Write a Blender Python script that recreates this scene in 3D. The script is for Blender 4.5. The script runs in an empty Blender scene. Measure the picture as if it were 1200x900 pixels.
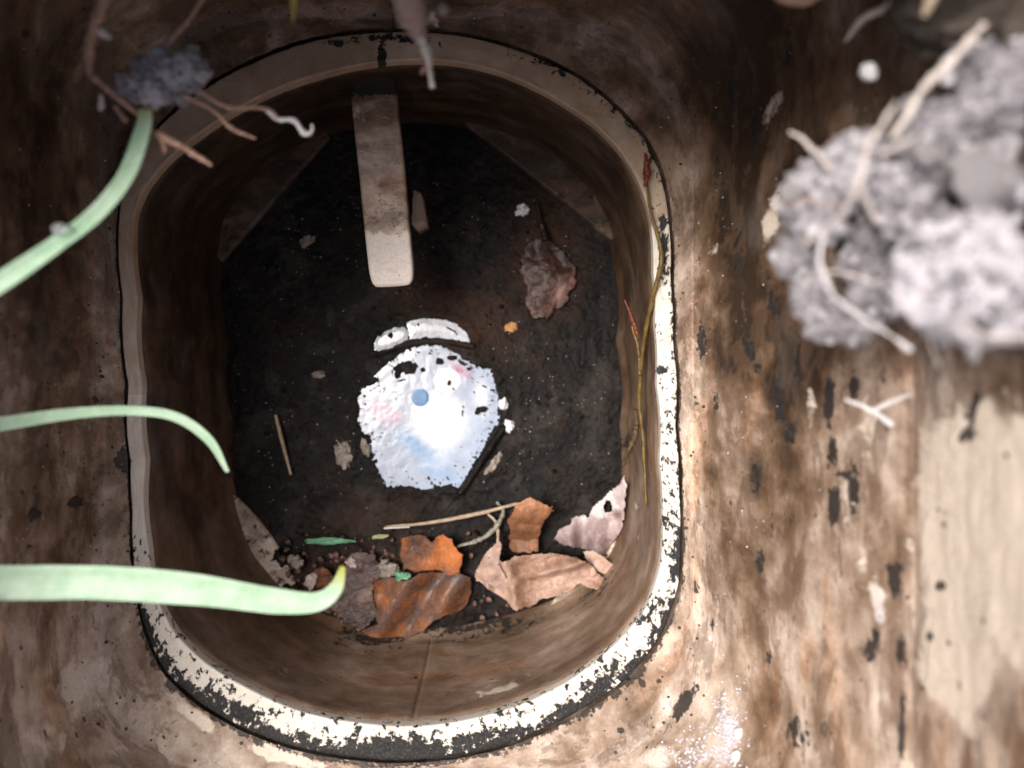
import bpy, math, random
import numpy as np
from mathutils import Vector
random.seed(7); rng = np.random.default_rng(7)
S = bpy.context.scene
COL = S.collection
# ------------------------------------------------------------------ camera, sky, sun
H = 0.40            # height of the lens above the mud (metres)
F = 942.0           # focal length in photograph pixels (1200 wide)
cam_d = bpy.data.cameras.new('camera'); cam = bpy.data.objects.new('camera', cam_d); COL.objects.link(cam)
cam.location = (0, 0, H); cam.rotation_euler = (0, 0, 0)
cam_d.sensor_width = 36; cam_d.lens = F/1200*36
cam_d.clip_start = 0.004; cam_d.clip_end = 500
cam_d.dof.use_dof = True; cam_d.dof.focus_distance = 0.332; cam_d.dof.aperture_fstop = 5.8
S.camera = cam
W = bpy.data.worlds.new('World'); S.world = W; W.use_nodes = True
nt = W.node_tree; nt.nodes.clear()
sky = nt.nodes.new('ShaderNodeTexSky'); sky.sky_type = 'NISHITA'; sky.sun_disc = False
bg = nt.nodes.new('ShaderNodeBackground'); wo = nt.nodes.new('ShaderNodeOutputWorld')
bg.inputs['Strength'].default_value = 0.06
nt.links.new(sky.outputs[0], bg.inputs[0]); nt.links.new(bg.outputs[0], wo.inputs[0])
SUN = Vector((-0.38, 0.14, 1.0)).normalized()          # towards the sun
sky.sun_elevation = math.asin(SUN.z)
sky.sun_rotation = math.atan2(SUN.x, SUN.y)
sky.air_density = 0.6; sky.dust_density = 6.0; sky.ozone_density = 0.0
sl = bpy.data.lights.new('sun', 'SUN'); so = bpy.data.objects.new('sun', sl); COL.objects.link(so)
sl.energy = 1.5; sl.angle = math.radians(22); sl.color = (1.0, 0.95, 0.89)
so.rotation_euler = SUN.to_track_quat('Z', 'Y').to_euler()
S.view_settings.view_transform = 'Standard'; S.view_settings.look = 'None'
S.view_settings.exposure = 1.40; S.view_settings.gamma = 1
S.cycles.max_bounces = 5

# ------------------------------------------------------------------ helpers
def P(px, py, D):
    """point that lies D metres below the lens"""
    return np.array([(px-600)/F*D, (450-py)/F*D, H-D])
def pix(co):
    D = H-co[:, 2]
    return co[:, 0]/D*F+600, 450-co[:, 1]/D*F
def hash3(ix, iy, iz):
    n = (ix.astype(np.int64)*374761393+iy.astype(np.int64)*668265263+iz.astype(np.int64)*2147483647) & 0xffffffff
    n = ((n ^ (n >> 13))*1274126177) & 0xffffffff
    n = (n ^ (n >> 16)) & 0xffffffff
    return n/4294967295.0
def vnoise(p):
    i = np.floor(p); f = p-i; f = f*f*(3-2*f); i = i.astype(np.int64); r = 0
    for dx in (0, 1):
        wx = f[:, 0] if dx else 1-f[:, 0]
        for dy in (0, 1):
            wy = f[:, 1] if dy else 1-f[:, 1]
            for dz in (0, 1):
                wz = f[:, 2] if dz else 1-f[:, 2]
                r = r+wx*wy*wz*hash3(i[:, 0]+dx, i[:, 1]+dy, i[:, 2]+dz)
    return r
def fbm(p, octv=4, seed=0.0, gain=0.5):
    a = 1; s = 0; t = 0; q = np.asarray(p, float)+seed*17.3
    for _ in range(octv):
        s = s+a*vnoise(q); t += a; a *= gain; q = q*2.03+5.1
    return s/t*2-1
def smooth(a, b, x):
    t = np.clip((x-a)/(b-a), 0, 1); return t*t*(3-2*t)
def blob(x, y, L, k=1.0):
    """soft ellipses (cx, cy, rx, ry, degrees, amount)"""
    m = np.zeros_like(x)
    for cx, cy, rx, ry, ang, am in L:
        c, s = math.cos(math.radians(ang)), math.sin(math.radians(ang))
        u = ((x-cx)*c+(y-cy)*s)/rx; v = (-(x-cx)*s+(y-cy)*c)/ry
        m = np.maximum(m, am*np.exp(-(u*u+v*v)*k))
    return m
def sdf(x, y, poly):
    P_ = np.array(poly, float); d = np.full(x.shape, 1e9); ins = np.zeros(x.shape, bool)
    for i in range(len(P_)):
        a = P_[i]; b = P_[(i+1) % len(P_)]; e = b-a
        t = np.clip(((x-a[0])*e[0]+(y-a[1])*e[1])/(e@e+1e-12), 0, 1)
        d = np.minimum(d, np.hypot(x-a[0]-e[0]*t, y-a[1]-e[1]*t))
        if a[1] != b[1]:
            c = ((a[1] > y) != (b[1] > y)) & (x < (b[0]-a[0])*(y-a[1])/(b[1]-a[1])+a[0])
            ins ^= c
    return np.where(ins, -d, d)
def raw_mesh(name, co, faces, attrs=None, uv=None, smoothf=True):
    """faces: (n,3) or (n,4) int array"""
    me = bpy.data.meshes.new(name); co = np.asarray(co, np.float32); faces = np.asarray(faces, np.int32)
    k = faces.shape[1]
    me.vertices.add(len(co)); me.vertices.foreach_set('co', co.ravel())
    me.loops.add(faces.size); me.loops.foreach_set('vertex_index', faces.ravel())
    me.polygons.add(len(faces)); me.polygons.foreach_set('loop_start', np.arange(0, faces.size, k, dtype=np.int32))
    me.polygons.foreach_set('loop_total', np.full(len(faces), k, np.int32))
    me.update(calc_edges=True)
    if smoothf: me.polygons.foreach_set('use_smooth', np.ones(len(faces), bool))
    for n, v in (attrs or {}).items():
        v = np.asarray(v, np.float32)
        if v.ndim == 1:
            me.attributes.new(n, 'FLOAT', 'POINT').data.foreach_set('value', v)
        else:
            me.attributes.new(n, 'FLOAT_COLOR', 'POINT').data.foreach_set('color', np.c_[v, np.ones(len(v))].astype(np.float32).ravel())
    if uv is not None:
        l = me.uv_layers.new(name='UVMap'); l.data.foreach_set('uv', np.asarray(uv, np.float32)[faces.ravel()].ravel())
    me.validate(); return me
def link(name, me, mat=None, parent=None, **props):
    o = bpy.data.objects.new(name, me); COL.objects.link(o)
    if mat is not None and me is not None and not me.materials: me.materials.append(mat)
    if parent is not None: o.parent = parent
    for k, v in props.items(): o[k] = v
    return o
def empty(name, loc=(0, 0, 0), **props):
    o = bpy.data.objects.new(name, None); COL.objects.link(o); o.location = loc; o.empty_display_size = 0.01
    for k, v in props.items(): o[k] = v
    return o
def local(o, co):
    return np.asarray(co)-np.array(o.location)
def grid_faces(n, m, wrap=False):
    """n rows by m columns; wrap joins the columns"""
    i = np.arange(n-1)[:, None]; j = np.arange(m if wrap else m-1)[None, :]; j2 = (j+1) % m
    return np.stack([i*m+j, i*m+j2, (i+1)*m+j2, (i+1)*m+j], -1).reshape(-1, 4)
def catmull(pts, n):
    pts = np.asarray(pts, float); Q = np.vstack([2*pts[0]-pts[1], pts, 2*pts[-1]-pts[-2]]); out = []
    for t in np.linspace(0, len(pts)-1-1e-9, n):
        k = int(t); f = t-k; a, b, c, d = Q[k:k+4]
        out.append(.5*(2*b+(c-a)*f+(2*a-5*b+4*c-d)*f*f+(3*b-a-3*c+d)*f**3))
    return np.array(out)
def tube(pts, r, n=40, k=8, wob=0.0, seed=0):
    """swept tube; r = list of radii along it"""
    c = catmull(pts, n); rr = np.interp(np.linspace(0, 1, n), np.linspace(0, 1, len(r)), r)
    T = np.gradient(c, axis=0); T /= np.linalg.norm(T, axis=1)[:, None]+1e-12
    up = np.array([0.13, 0.21, 1.0]); A = np.cross(T, up); A /= np.linalg.norm(A, axis=1)[:, None]+1e-9; B = np.cross(T, A)
    if wob:
        rr = rr*(1+wob*fbm(np.c_[np.linspace(0, n*.45, n), np.full(n, seed*3.7), np.zeros(n)], 2))
        q = c/np.max(rr)/5+seed
        c = c+np.c_[fbm(q, 2, 1), fbm(q, 2, 2), fbm(q, 2, 3)]*np.max(rr)*wob*1.2
    th = np.linspace(0, 2*np.pi, k, endpoint=False)
    co = c[:, None]+rr[:, None, None]*(np.cos(th)[None, :, None]*A[:, None]+np.sin(th)[None, :, None]*B[:, None])
    co = co.reshape(-1, 3); f = grid_faces(n, k, True)
    co = np.vstack([co, c[0], c[-1]]); j = np.arange(k); j2 = (j+1) % k
    cap = np.vstack([np.stack([j2, j, np.full(k, n*k), np.full(k, n*k)], 1)[:, :3], np.stack([(n-1)*k+j, (n-1)*k+j2, np.full(k, n*k+1)], 1)])
    tri = np.vstack([f[:, [0, 1, 2]], f[:, [0, 2, 3]], cap])
    return co, tri
def ribbon(pts, w, n=60, k=9, fold=0.25, thick=0.00025, side=None, twist=0):
    """grass blade: folded ribbon with real thickness"""
    c = catmull(pts, n); ww = catmull(np.c_[np.array(w, float), np.zeros((len(w), 2))], n)[:, 0]
    T = np.gradient(c, axis=0); T /= np.linalg.norm(T, axis=1)[:, None]
    A = np.cross(T, np.array([0, 0, 1.0])); A /= np.linalg.norm(A, axis=1)[:, None]; B = np.cross(A, T)
    tw = np.linspace(0, twist, n)[:, None]; A, B = A*np.cos(tw)+B*np.sin(tw), B*np.cos(tw)-A*np.sin(tw)
    s = np.linspace(-1, 1, k)
    ww = ww*(1+.07*fbm(np.c_[np.linspace(0, 9, n), np.zeros(n)+pts[0][0]*90, np.zeros(n)], 3, 2))
    top = c[:, None]+ww[:, None, None]*.5*(s[None, :, None]*A[:, None]+fold*(np.abs(s)**1.3+.08*np.cos(s*22))[None, :, None]*B[:, None])
    bot = top-thick*B[:, None]
    loop = np.concatenate([top, bot[:, ::-1]], 1).reshape(-1, 3); m = 2*k
    f = grid_faces(n, m, True)
    u = np.tile(np.r_[s, s[::-1]], n); v = np.repeat(np.linspace(0, 1, n), m)
    return loop, f, dict(across=u, along=v)

# ------------------------------------------------------------------ node helpers
class NG:
    def __init__(s, name, rough=0.5, spec=0.5):
        s.m = bpy.data.materials.new(name); s.m.use_nodes = True; s.t = s.m.node_tree; s.t.nodes.clear()
        s.out = s.t.nodes.new('ShaderNodeOutputMaterial'); s.b = s.t.nodes.new('ShaderNodeBsdfPrincipled')
        s.t.links.new(s.b.outputs[0], s.out.inputs[0]); s.b.inputs['Roughness'].default_value = rough
        s.b.inputs['Specular IOR Level'].default_value = spec
    def put(s, sock, v):
        if isinstance(v, bpy.types.NodeSocket): s.t.links.new(v, sock)
        elif isinstance(v, (tuple, list)) and len(v) == 3 and sock.type == 'RGBA': sock.default_value = (*v, 1)
        else: sock.default_value = v
    def set(s, **k):
        for n, v in k.items(): s.put(s.b.inputs[n.replace('_', ' ')], v)
    def obj(s): return s.t.nodes.new('ShaderNodeTexCoord').outputs['Object']
    def uv(s): return s.t.nodes.new('ShaderNodeTexCoord').outputs['UV']
    def attr(s, n, col=False):
        a = s.t.nodes.new('ShaderNodeAttribute'); a.attribute_name = n; return a.outputs['Color' if col else 'Fac']
    def mapv(s, v, sc=(1, 1, 1), loc=(0, 0, 0)):
        m = s.t.nodes.new('ShaderNodeMapping'); s.put(m.inputs[0], v); m.inputs['Scale'].default_value = sc; m.inputs['Location'].default_value = loc; return m.outputs[0]
    def noise(s, v, scale, detail=4, rough=.55, dist=0):
        n = s.t.nodes.new('ShaderNodeTexNoise'); s.put(n.inputs['Vector'], v); n.inputs['Scale'].default_value = scale
        n.inputs['Detail'].default_value = detail; n.inputs['Roughness'].default_value = rough; n.inputs['Distortion'].default_value = dist; return n.outputs['Fac']
    def voro(s, v, scale, feat='F1'):
        n = s.t.nodes.new('ShaderNodeTexVoronoi'); s.put(n.inputs['Vector'], v); n.inputs['Scale'].default_value = scale; n.feature = feat; return n.outputs['Distance']
    def math(s, op, a, b=0.0, c=0.0):
        n = s.t.nodes.new('ShaderNodeMath'); n.operation = op; s.put(n.inputs[0], a); s.put(n.inputs[1], b); s.put(n.inputs[2], c); return n.outputs[0]
    def step(s, v, a, b):
        n = s.t.nodes.new('ShaderNodeMapRange'); n.interpolation_type = 'SMOOTHSTEP'; s.put(n.inputs[0], v); n.inputs[1].default_value = a; n.inputs[2].default_value = b; return n.outputs[0]
    def mix(s, f, a, b, mode='MIX'):
        n = s.t.nodes.new('ShaderNodeMix'); n.data_type = 'RGBA'; n.blend_type = mode
        s.put(n.inputs[0], f); s.put(n.inputs[6], a); s.put(n.inputs[7], b); return n.outputs[2]
    def ramp(s, v, stops):
        n = s.t.nodes.new('ShaderNodeValToRGB'); s.put(n.inputs[0], v); e = n.color_ramp.elements
        while len(e) < len(stops): e.new(0.5)
        for i, (p, c) in enumerate(stops): e[i].position = p; e[i].color = (*c, 1)
        return n.outputs[0]
    def bump(s, h, dist, strength=1.0):
        n = s.t.nodes.new('ShaderNodeBump'); s.put(n.inputs['Height'], h); n.inputs['Distance'].default_value = dist; n.inputs['Strength'].default_value = strength
        s.t.links.new(n.outputs[0], s.b.inputs['Normal'])

def wall_material(name='stained_wall', k=1.2):
    g = NG(name, spec=.45); uv = g.uv(); o = g.obj()
    st = g.mapv(uv, (0.58, 1, 1)); st2 = g.mapv(uv, (0.34, 1, 1), (3, 2, 0))
    n1 = g.noise(st, 40, 10, .60, .35); n2 = g.noise(uv, 85, 9, .62, .4); n3 = g.noise(st2, 150, 7, .62, .3); nf = g.noise(uv, 900, 5, .65)
    brown = g.attr('brown')
    v = g.math('ADD', brown, g.math('MULTIPLY', g.math('SUBTRACT', n1, .5), 1.5*(.4+.6*k)))
    v = g.math('ADD', v, g.math('MULTIPLY', g.math('SUBTRACT', n3, .5), .6*k))
    v = g.math('ADD', v, g.math('MULTIPLY', g.math('SUBTRACT', n2, .5), .95*k))
    c = g.ramp(v, [(0.0, (.65, .55, .465)), (.20, (.48, .382, .31)), (.40, (.31, .222, .165)), (.62, (.175, .112, .070)), (.85, (.082, .047, .026)), (1.0, (.036, .021, .012))])
    red = g.step(g.noise(g.mapv(uv, (.3, 1, 1), (9, 4, 0)), 45, 5, .6), .52, .68)
    c = g.mix(g.math('MULTIPLY', red, .55), c, (1.15, .80, .55), 'MULTIPLY')
    grey = g.step(g.noise(g.mapv(uv, (.5, 1, 1), (1, 8, 0)), 60, 5, .6), .5, .7)
    c = g.mix(g.math('MULTIPLY', grey, .28), c, (.25, .21, .18))
    def patch(vec, sc, lo, hi, det=9): return g.step(g.noise(vec, sc, det, .68, .25), lo, hi)
    pA = patch(g.mapv(uv, (.42, 1, 1), (2, 7, 0)), 75, .53, .565); c = g.mix(g.math('MULTIPLY', pA, .42*k), c, g.mix(n2, (.06, .032, .018), (.17, .10, .058)))
    pB = patch(g.mapv(uv, (.55, 1, 1), (6, 1, 0)), 120, .555, .585); lowb = g.step(brown, .62, .35); c = g.mix(g.math('MULTIPLY', g.math('MULTIPLY', pB, lowb), .30*k), c, (.50, .40, .32))
    pC = patch(g.mapv(uv, (.7, 1, 1), (4, 4, 0)), 260, .60, .64, 5); c = g.mix(g.math('MULTIPLY', pC, .26*k), c, (.06, .042, .034))
    pD = patch(g.mapv(uv, (.8, 1, 1), (9, 9, 0)), 360, .63, .66, 5); c = g.mix(g.math('MULTIPLY', g.math('MULTIPLY', pD, lowb), .26*k), c, (.55, .48, .43))
    pale = g.math('ADD', g.attr('pale'), g.math('MULTIPLY', g.math('SUBTRACT', n2, .5), 1.6))
    c = g.mix(g.math('MULTIPLY', g.step(pale, .42, .62), .85), c, g.mix(g.attr('lilac'), (.83, .725, .61), (.66, .64, .70)))
    dk = g.math('ADD', g.attr('dark'), g.math('ADD', g.math('MULTIPLY', g.math('SUBTRACT', g.noise(uv, 420, 6, .7, .3), .5), 1.2), g.math('MULTIPLY', g.math('SUBTRACT', g.noise(g.mapv(uv, (.8, 1, 1)), 190, 6, .65, .2), .5), 1.7)))
    c = g.mix(g.math('MULTIPLY', g.step(dk, .44, .56), .93), c, (.022, .019, .019))
    sp = g.step(g.voro(g.mapv(uv, (.6, 1, 1)), 190), .16, .08); keep = g.step(g.noise(uv, 60, 3), .54, .6)
    c = g.mix(g.math('MULTIPLY', g.math('MULTIPLY', sp, keep), .85), c, (.035, .026, .022))
    sp2 = g.step(g.voro(uv, 420), .16, .06); keep2 = g.step(g.noise(g.mapv(uv, (1, 1, 1), (5, 5, 0)), 70, 3), .55, .62)
    c = g.mix(g.math('MULTIPLY', g.math('MULTIPLY', sp2, keep2), .8), c, (.05, .035, .03))
    c = g.mix(.35, c, g.ramp(nf, [(.3, (.55, .55, .55)), (.7, (1.3, 1.3, 1.3))]), 'MULTIPLY')
    g.set(Base_Color=c, Roughness=g.math('MULTIPLY_ADD', n2, .5, .22))
    hgt = g.math('ADD', g.math('MULTIPLY', n1, .5), g.math('ADD', g.math('MULTIPLY', nf, .12), g.math('ADD', g.math('MULTIPLY', g.step(dk, .42, .6), .35), g.math('MULTIPLY', n3, .25))))
    hgt = g.math('ADD', hgt, g.math('MULTIPLY', g.math('ADD', pA, pC), .10)); g.bump(hgt, .0012, .8)
    return g.m
def rim_material():
    g = NG('flaking_rim_paint', spec=.4); uv = g.uv()
    n1 = g.noise(uv, 230, 8, .66, .3); n2 = g.noise(uv, 90, 6, .6); nf = g.noise(uv, 1100, 4, .6); n4 = g.noise(g.mapv(uv, (.5, 1, 1)), 700, 5, .7, .4)
    tan = g.math('ADD', g.attr('tan'), g.math('MULTIPLY', g.math('SUBTRACT', n2, .5), .7))
    c = g.ramp(tan, [(0, (.74, .70, .63)), (.35, (.56, .45, .35)), (.7, (.40, .29, .20)), (1, (.20, .13, .085))])
    c = g.mix(.3, c, g.ramp(nf, [(.3, (.7, .7, .7)), (.7, (1.2, 1.2, 1.2))]), 'MULTIPLY')
    d = g.math('ADD', g.attr('dark'), g.math('ADD', g.math('MULTIPLY', g.math('SUBTRACT', n1, .5), 2.1), g.math('MULTIPLY', g.math('SUBTRACT', n4, .5), 1.1)))
    m = g.step(d, .45, .53)
    c = g.mix(m, c, g.mix(g.step(nf, .45, .7), (.008, .008, .009), (.05, .048, .048)))
    g.set(Base_Color=c, Roughness=g.math('MULTIPLY_ADD', m, .2, .42)); g.bump(g.math('ADD', g.math('MULTIPLY', m, -.6), g.math('MULTIPLY', nf, .25)), .0006, .8)
    return g.m
def mud_material():
    g = NG('wet_black_mud', spec=.5); o = g.obj()
    n1 = g.noise(o, 60, 8, .65); n2 = g.noise(o, 450, 6, .7); n3 = g.noise(o, 1600, 4, .6)
    c = g.ramp(g.math('MULTIPLY_ADD', n2, .5, g.math('MULTIPLY', n1, .5)), [(.38, (.004, .0035, .0035)), (.52, (.008, .007, .007)), (.64, (.018, .0155, .0155)), (.76, (.050, .043, .042))])
    c = g.mix(g.attr('rust'), c, g.mix(n2, (.045, .016, .007), (.16, .07, .035)))
    dr = g.step(g.noise(o, 38, 8, .7, .4), .52, .60); c = g.mix(g.math('MULTIPLY', dr, .45), c, g.mix(n2, (.012, .011, .011), (.075, .062, .055))); ck = g.step(g.voro(o, 380), .16, .07); kp = g.step(g.noise(o, 80, 2), .56, .62)
    c = g.mix(g.math('MULTIPLY', ck, kp), c, (.22, .19, .18))
    g.set(Base_Color=c, Roughness=g.step(n2, .2, .75)); g.b.inputs['Roughness'].default_value = .4
    g.set(Roughness=g.math('MULTIPLY_ADD', n1, .6, .22)); g.b.inputs['Specular IOR Level'].default_value = .14
    g.bump(g.math('ADD', g.math('MULTIPLY', n2, .6), g.math('MULTIPLY', n3, .18)), .0010, .8)
    return g.m
def leaf_material(name, stops, vein=(.5, .35, .22), rough=.5, veins=260, coat=0):
    g = NG(name, rough=rough); o = g.obj(); t = g.attr('tone')
    n = g.noise(o, 120, 6, .65); n2 = g.noise(o, 700, 5, .6)
    v = g.math('ADD', t, g.math('MULTIPLY', g.math('SUBTRACT', n, .5), 1.3)); v = g.math('ADD', v, g.math('MULTIPLY', g.math('SUBTRACT', n2, .5), .35))
    c = g.ramp(v, stops)
    vn = g.step(g.voro(o, veins, 'DISTANCE_TO_EDGE'), .07, .0)
    c = g.mix(g.math('MULTIPLY', vn, .05), c, vein)
    sp = g.step(g.voro(o, 430), .2, .1); kp = g.step(g.noise(o, 120, 2), .55, .6)
    c = g.mix(g.math('MULTIPLY', sp, kp), c, (.03, .02, .015))
    g.set(Base_Color=c, Coat_Weight=coat, Coat_Roughness=.15); g.bump(g.math('ADD', g.math('MULTIPLY', vn, .02), g.math('ADD', g.math('MULTIPLY', n, .9), g.math('MULTIPLY', n2, .3))), .0014, .9)
    return g.m
def simple(name, ca, cb, scale=300, rough=.6, bump=.0004, spec=.4, coat=0, third=None, sss=0):
    g = NG(name, rough=rough, spec=spec); o = g.obj(); n = g.noise(o, scale, 6, .65); n2 = g.noise(o, scale*4, 4, .6)
    c = g.mix(g.step(n, .3, .7), ca, cb)
    if third: c = g.mix(g.step(n2, .56, .66), c, third)
    g.set(Base_Color=c, Coat_Weight=coat, Coat_Roughness=.1); g.bump(g.math('ADD', n, g.math('MULTIPLY', n2, .4)), bump, .8)
    return g.m
def blade_material():
    g = NG('grass_blade', rough=.42); o = g.obj(); a = g.attr('across'); l = g.attr('along')
    rib = g.math('SINE', g.math('MULTIPLY', a, 26)); n = g.noise(o, 160, 5, .6)
    c = g.mix(g.step(n, .3, .7), (.36, .62, .40), (.62, .82, .64))
    c = g.mix(g.math('MULTIPLY_ADD', rib, .28, .28), c, (.72, .86, .70))
    dm = g.step(g.noise(o, 420, 5, .65), .60, .68); c = g.mix(g.math('MULTIPLY', dm, .35), c, (.30, .34, .14)); c = g.mix(g.attr('yellow'), c, (.50, .52, .10))
    g.set(Base_Color=c, Subsurface_Weight=0.0); g.b.inputs['Subsurface Radius'].default_value = (.001, .002, .001)
    g.bump(g.math('MULTIPLY', rib, .3), .0002, .7)
    tr = g.t.nodes.new('ShaderNodeBsdfTranslucent'); g.put(tr.inputs[0], g.mix(.5, c, (.5, .8, .3)))
    mx = g.t.nodes.new('ShaderNodeMixShader'); mx.inputs[0].default_value = .25
    g.t.links.new(g.b.outputs[0], mx.inputs[1]); g.t.links.new(tr.outputs[0], mx.inputs[2]); g.t.links.new(mx.outputs[0], g.out.inputs[0])
    return g.m
def soil_material(name, dark, light, scale=220):
    g = NG(name, rough=.75, spec=.35); o = g.obj(); r = g.attr('tint')
    n = g.noise(o, scale, 7, .7); n2 = g.noise(o, scale*5, 5, .7)
    c = g.mix(g.step(g.math('ADD', g.math('MULTIPLY', n, .6), g.math('MULTIPLY', r, .4)), .25, .75), dark, light)
    c = g.mix(g.step(n2, .60, .68), c, tuple(min(1, x*1.35) for x in light)); c = g.mix(g.step(n2, .36, .28), c, tuple(x*.5 for x in dark))
    g.set(Base_Color=c); g.bump(g.math('ADD', n, g.math('MULTIPLY', n2, .7)), .0011, .9)
    return g.m
M_wall = wall_material(); M_inner = wall_material('stained_inner_wall', .5); M_rim = rim_material(); M_mud = mud_material(); M_blade = blade_material()
M_clod = soil_material('pale_crumbly_soil', (.155, .14, .15), (.70, .67, .71), 300); M_soil = soil_material('dark_soil', (.05, .04, .032), (.14, .11, .085), 120)
M_root = simple('brown_root', (.30, .17, .115), (.52, .34, .26), 500, .55); M_rootpale = simple('pale_root', (.55, .47, .42), (.74, .67, .62), 500, .5)
M_rootwhite = simple('white_root_tip', (.66, .62, .62), (.80, .78, .78), 500, .45)
M_straw = simple('dry_straw', (.33, .24, .16), (.55, .44, .32), 400, .5); M_stem = simple('yellow_brown_stem', (.09, .055, .018), (.19, .13, .032), 250, .35)
M_red = simple('red_shoot', (.10, .02, .012), (.22, .06, .03), 300, .4)
M_white = simple('white_pebble', (.62, .62, .64), (.82, .82, .84), 300, .35); M_orangechip = simple('orange_chip', (.50, .22, .08), (.68, .40, .18), 300, .5)
M_pale = simple('pale_flake', (.16, .135, .11), (.40, .36, .31), 350, .5, third=(.1, .08, .07))
M_green = simple('green_shred', (.08, .26, .14), (.22, .48, .30), 250, .35)

# ------------------------------------------------------------------ outlines (photograph pixels at their own depth)
NT = 1440
TH = np.linspace(math.pi/2, math.pi/2+2*math.pi, NT, endpoint=False)      # seam of the texture at the top
CX, CY = -0.0445, -0.004
def outline(pts, D, sm=9):
    w = np.array([P(x, y, D) for x, y in pts]); a = np.unwrap(np.arctan2(w[:, 1]-CY, w[:, 0]-CX)); r = np.hypot(w[:, 0]-CX, w[:, 1]-CY)
    a = np.mod(a, 2*np.pi); o = np.argsort(a); a = a[o]; r = r[o]
    q = np.mod(TH, 2*np.pi); R = np.interp(q, np.r_[a-2*np.pi, a, a+2*np.pi], np.r_[r, r, r])
    k = np.hanning(sm*2+3); k /= k.sum(); n = len(k)//2
    return np.convolve(np.r_[R[-n:], R, R[:n]], k, 'valid')
def rrect(x0, x1, y0, y1, r):
    """rounded rectangle as radius function"""
    cx, cy = (x0+x1)/2, (y0+y1)/2; pts = []
    for sx, sy, a0 in ((1, 1, 0), (-1, 1, 90), (-1, -1, 180), (1, -1, 270)):
        ox = (x1-r) if sx > 0 else (x0+r); oy = (y1-r) if sy > 0 else (y0+r)
        for a in np.linspace(a0, a0+90, 24): pts.append((ox+r*math.cos(math.radians(a)), oy+r*math.sin(math.radians(a))))
    pts = np.array(pts); seg = []
    for i in range(len(pts)):
        a, b = pts[i], pts[(i+1) % len(pts)]; m = max(1, int(np.hypot(*(b-a))/.002))
        for t in range(m): seg.append(a+(b-a)*t/m)
    w = np.array(seg); a = np.mod(np.arctan2(w[:, 1]-CY, w[:, 0]-CX), 2*np.pi); R = np.hypot(w[:, 0]-CX, w[:, 1]-CY); o = np.argsort(a); a = a[o]; R = R[o]
    return np.interp(np.mod(TH, 2*np.pi), np.r_[a-2*np.pi, a, a+2*np.pi], np.r_[R, R, R])
ZR = 0.09
OUT = [(141, 250), (145, 350), (151, 450), (154, 540), (156, 600), (160, 680), (170, 735), (192, 785), (232, 822), (290, 855), (350, 876), (420, 888), (480, 891), (550, 883), (620, 862), (680, 832), (735, 795), (773, 748), (795, 690), (798, 640), (796, 580), (791, 500), (788, 400), (786, 330), (784, 260), (775, 205), (755, 162), (720, 125), (680, 93), (630, 68), (570, 48), (520, 40), (450, 38), (400, 42), (350, 52), (300, 72), (250, 98), (205, 132), (170, 168), (147, 208)]
INN = [(158, 250), (163, 350), (168, 450), (172, 540), (175, 640), (182, 695), (205, 740), (240, 775), (290, 805), (350, 832), (420, 846), (490, 850), (550, 842), (610, 825), (670, 795), (720, 755), (757, 712), (774, 660), (776, 600), (772, 540), (769, 450), (767, 380), (765, 320), (762, 260), (748, 215), (728, 180), (700, 150), (660, 122), (620, 100), (580, 84), (530, 73), (480, 71), (430, 76), (380, 87), (330, 103), (280, 128), (235, 157), (195, 190), (170, 222)]
FLR = [(256, 300), (262, 400), (268, 500), (274, 590), (296, 650), (335, 695), (385, 725), (440, 738), (520, 740), (590, 728), (650, 708), (695, 680), (722, 640), (731, 580), (731, 500), (728, 400), (722, 300), (714, 262), (692, 222), (650, 185), (590, 155), (520, 140), (450, 140), (390, 150), (335, 178), (290, 215), (262, 258)]
Rout = outline(OUT, H-ZR); Rinn = outline(INN, H-ZR); Rflr = outline(FLR, H-.004)
ct, sn = np.cos(TH), np.sin(TH)
def ring(R, z): return np.stack([CX+R*ct, CY+R*sn, np.full(NT, z) if np.isscalar(z) else z], 1)
def loft_uv(rings):
    A = np.array(rings); n = len(A); L = np.linalg.norm(np.diff(A, axis=0), axis=2).mean(1); v = np.r_[0, np.cumsum(L)]
    u = TH*0.15
    return A.reshape(-1, 3), np.c_[np.tile(u, n), np.repeat(v, NT)]
def loft_faces(n):
    f = grid_faces(n, NT, True); return f[:, ::-1]
def loft_mesh(name, rings, attrs, flip=False):
    co, uv = loft_uv(rings); f = loft_faces(len(rings))
    me = raw_mesh(name, co, f if not flip else f[:, ::-1], attrs)
    l = me.uv_layers.new(name='UVMap'); U = uv[:, 0].copy()
    n = len(me.loops); vi = np.zeros(n, np.int32); me.loops.foreach_get('vertex_index', vi); u = U[vi]; v = uv[vi, 1]
    q = u.reshape(-1, 4); wr = (q.max(1)-q.min(1)) > .5; q[wr] = np.where(q[wr] < q[wr].max(1)[:, None]-.5, q[wr]+2*np.pi*.15, q[wr])
    l.data.foreach_set('uv', np.c_[q.ravel(), v].astype(np.float32).ravel())
    return me

box = empty('underground_meter_box', (CX, CY, 0), label='stained tan plastic meter box seen from above, set in the soil', category='meter box')
def part(name, me, mat, parent, **k):
    """mesh given in world coordinates, moved to its thing's base"""
    n = len(me.vertices); c = np.zeros(n*3, np.float32); me.vertices.foreach_get('co', c); c = c.reshape(-1, 3)
    off = np.array(parent.location, np.float32) if parent.parent is None else np.array(parent.location, np.float32)+np.array(parent.parent.location, np.float32)
    me.vertices.foreach_set('co', (c-off).ravel()); me.update()
    return link(name, me, mat, parent, **k)

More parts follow.
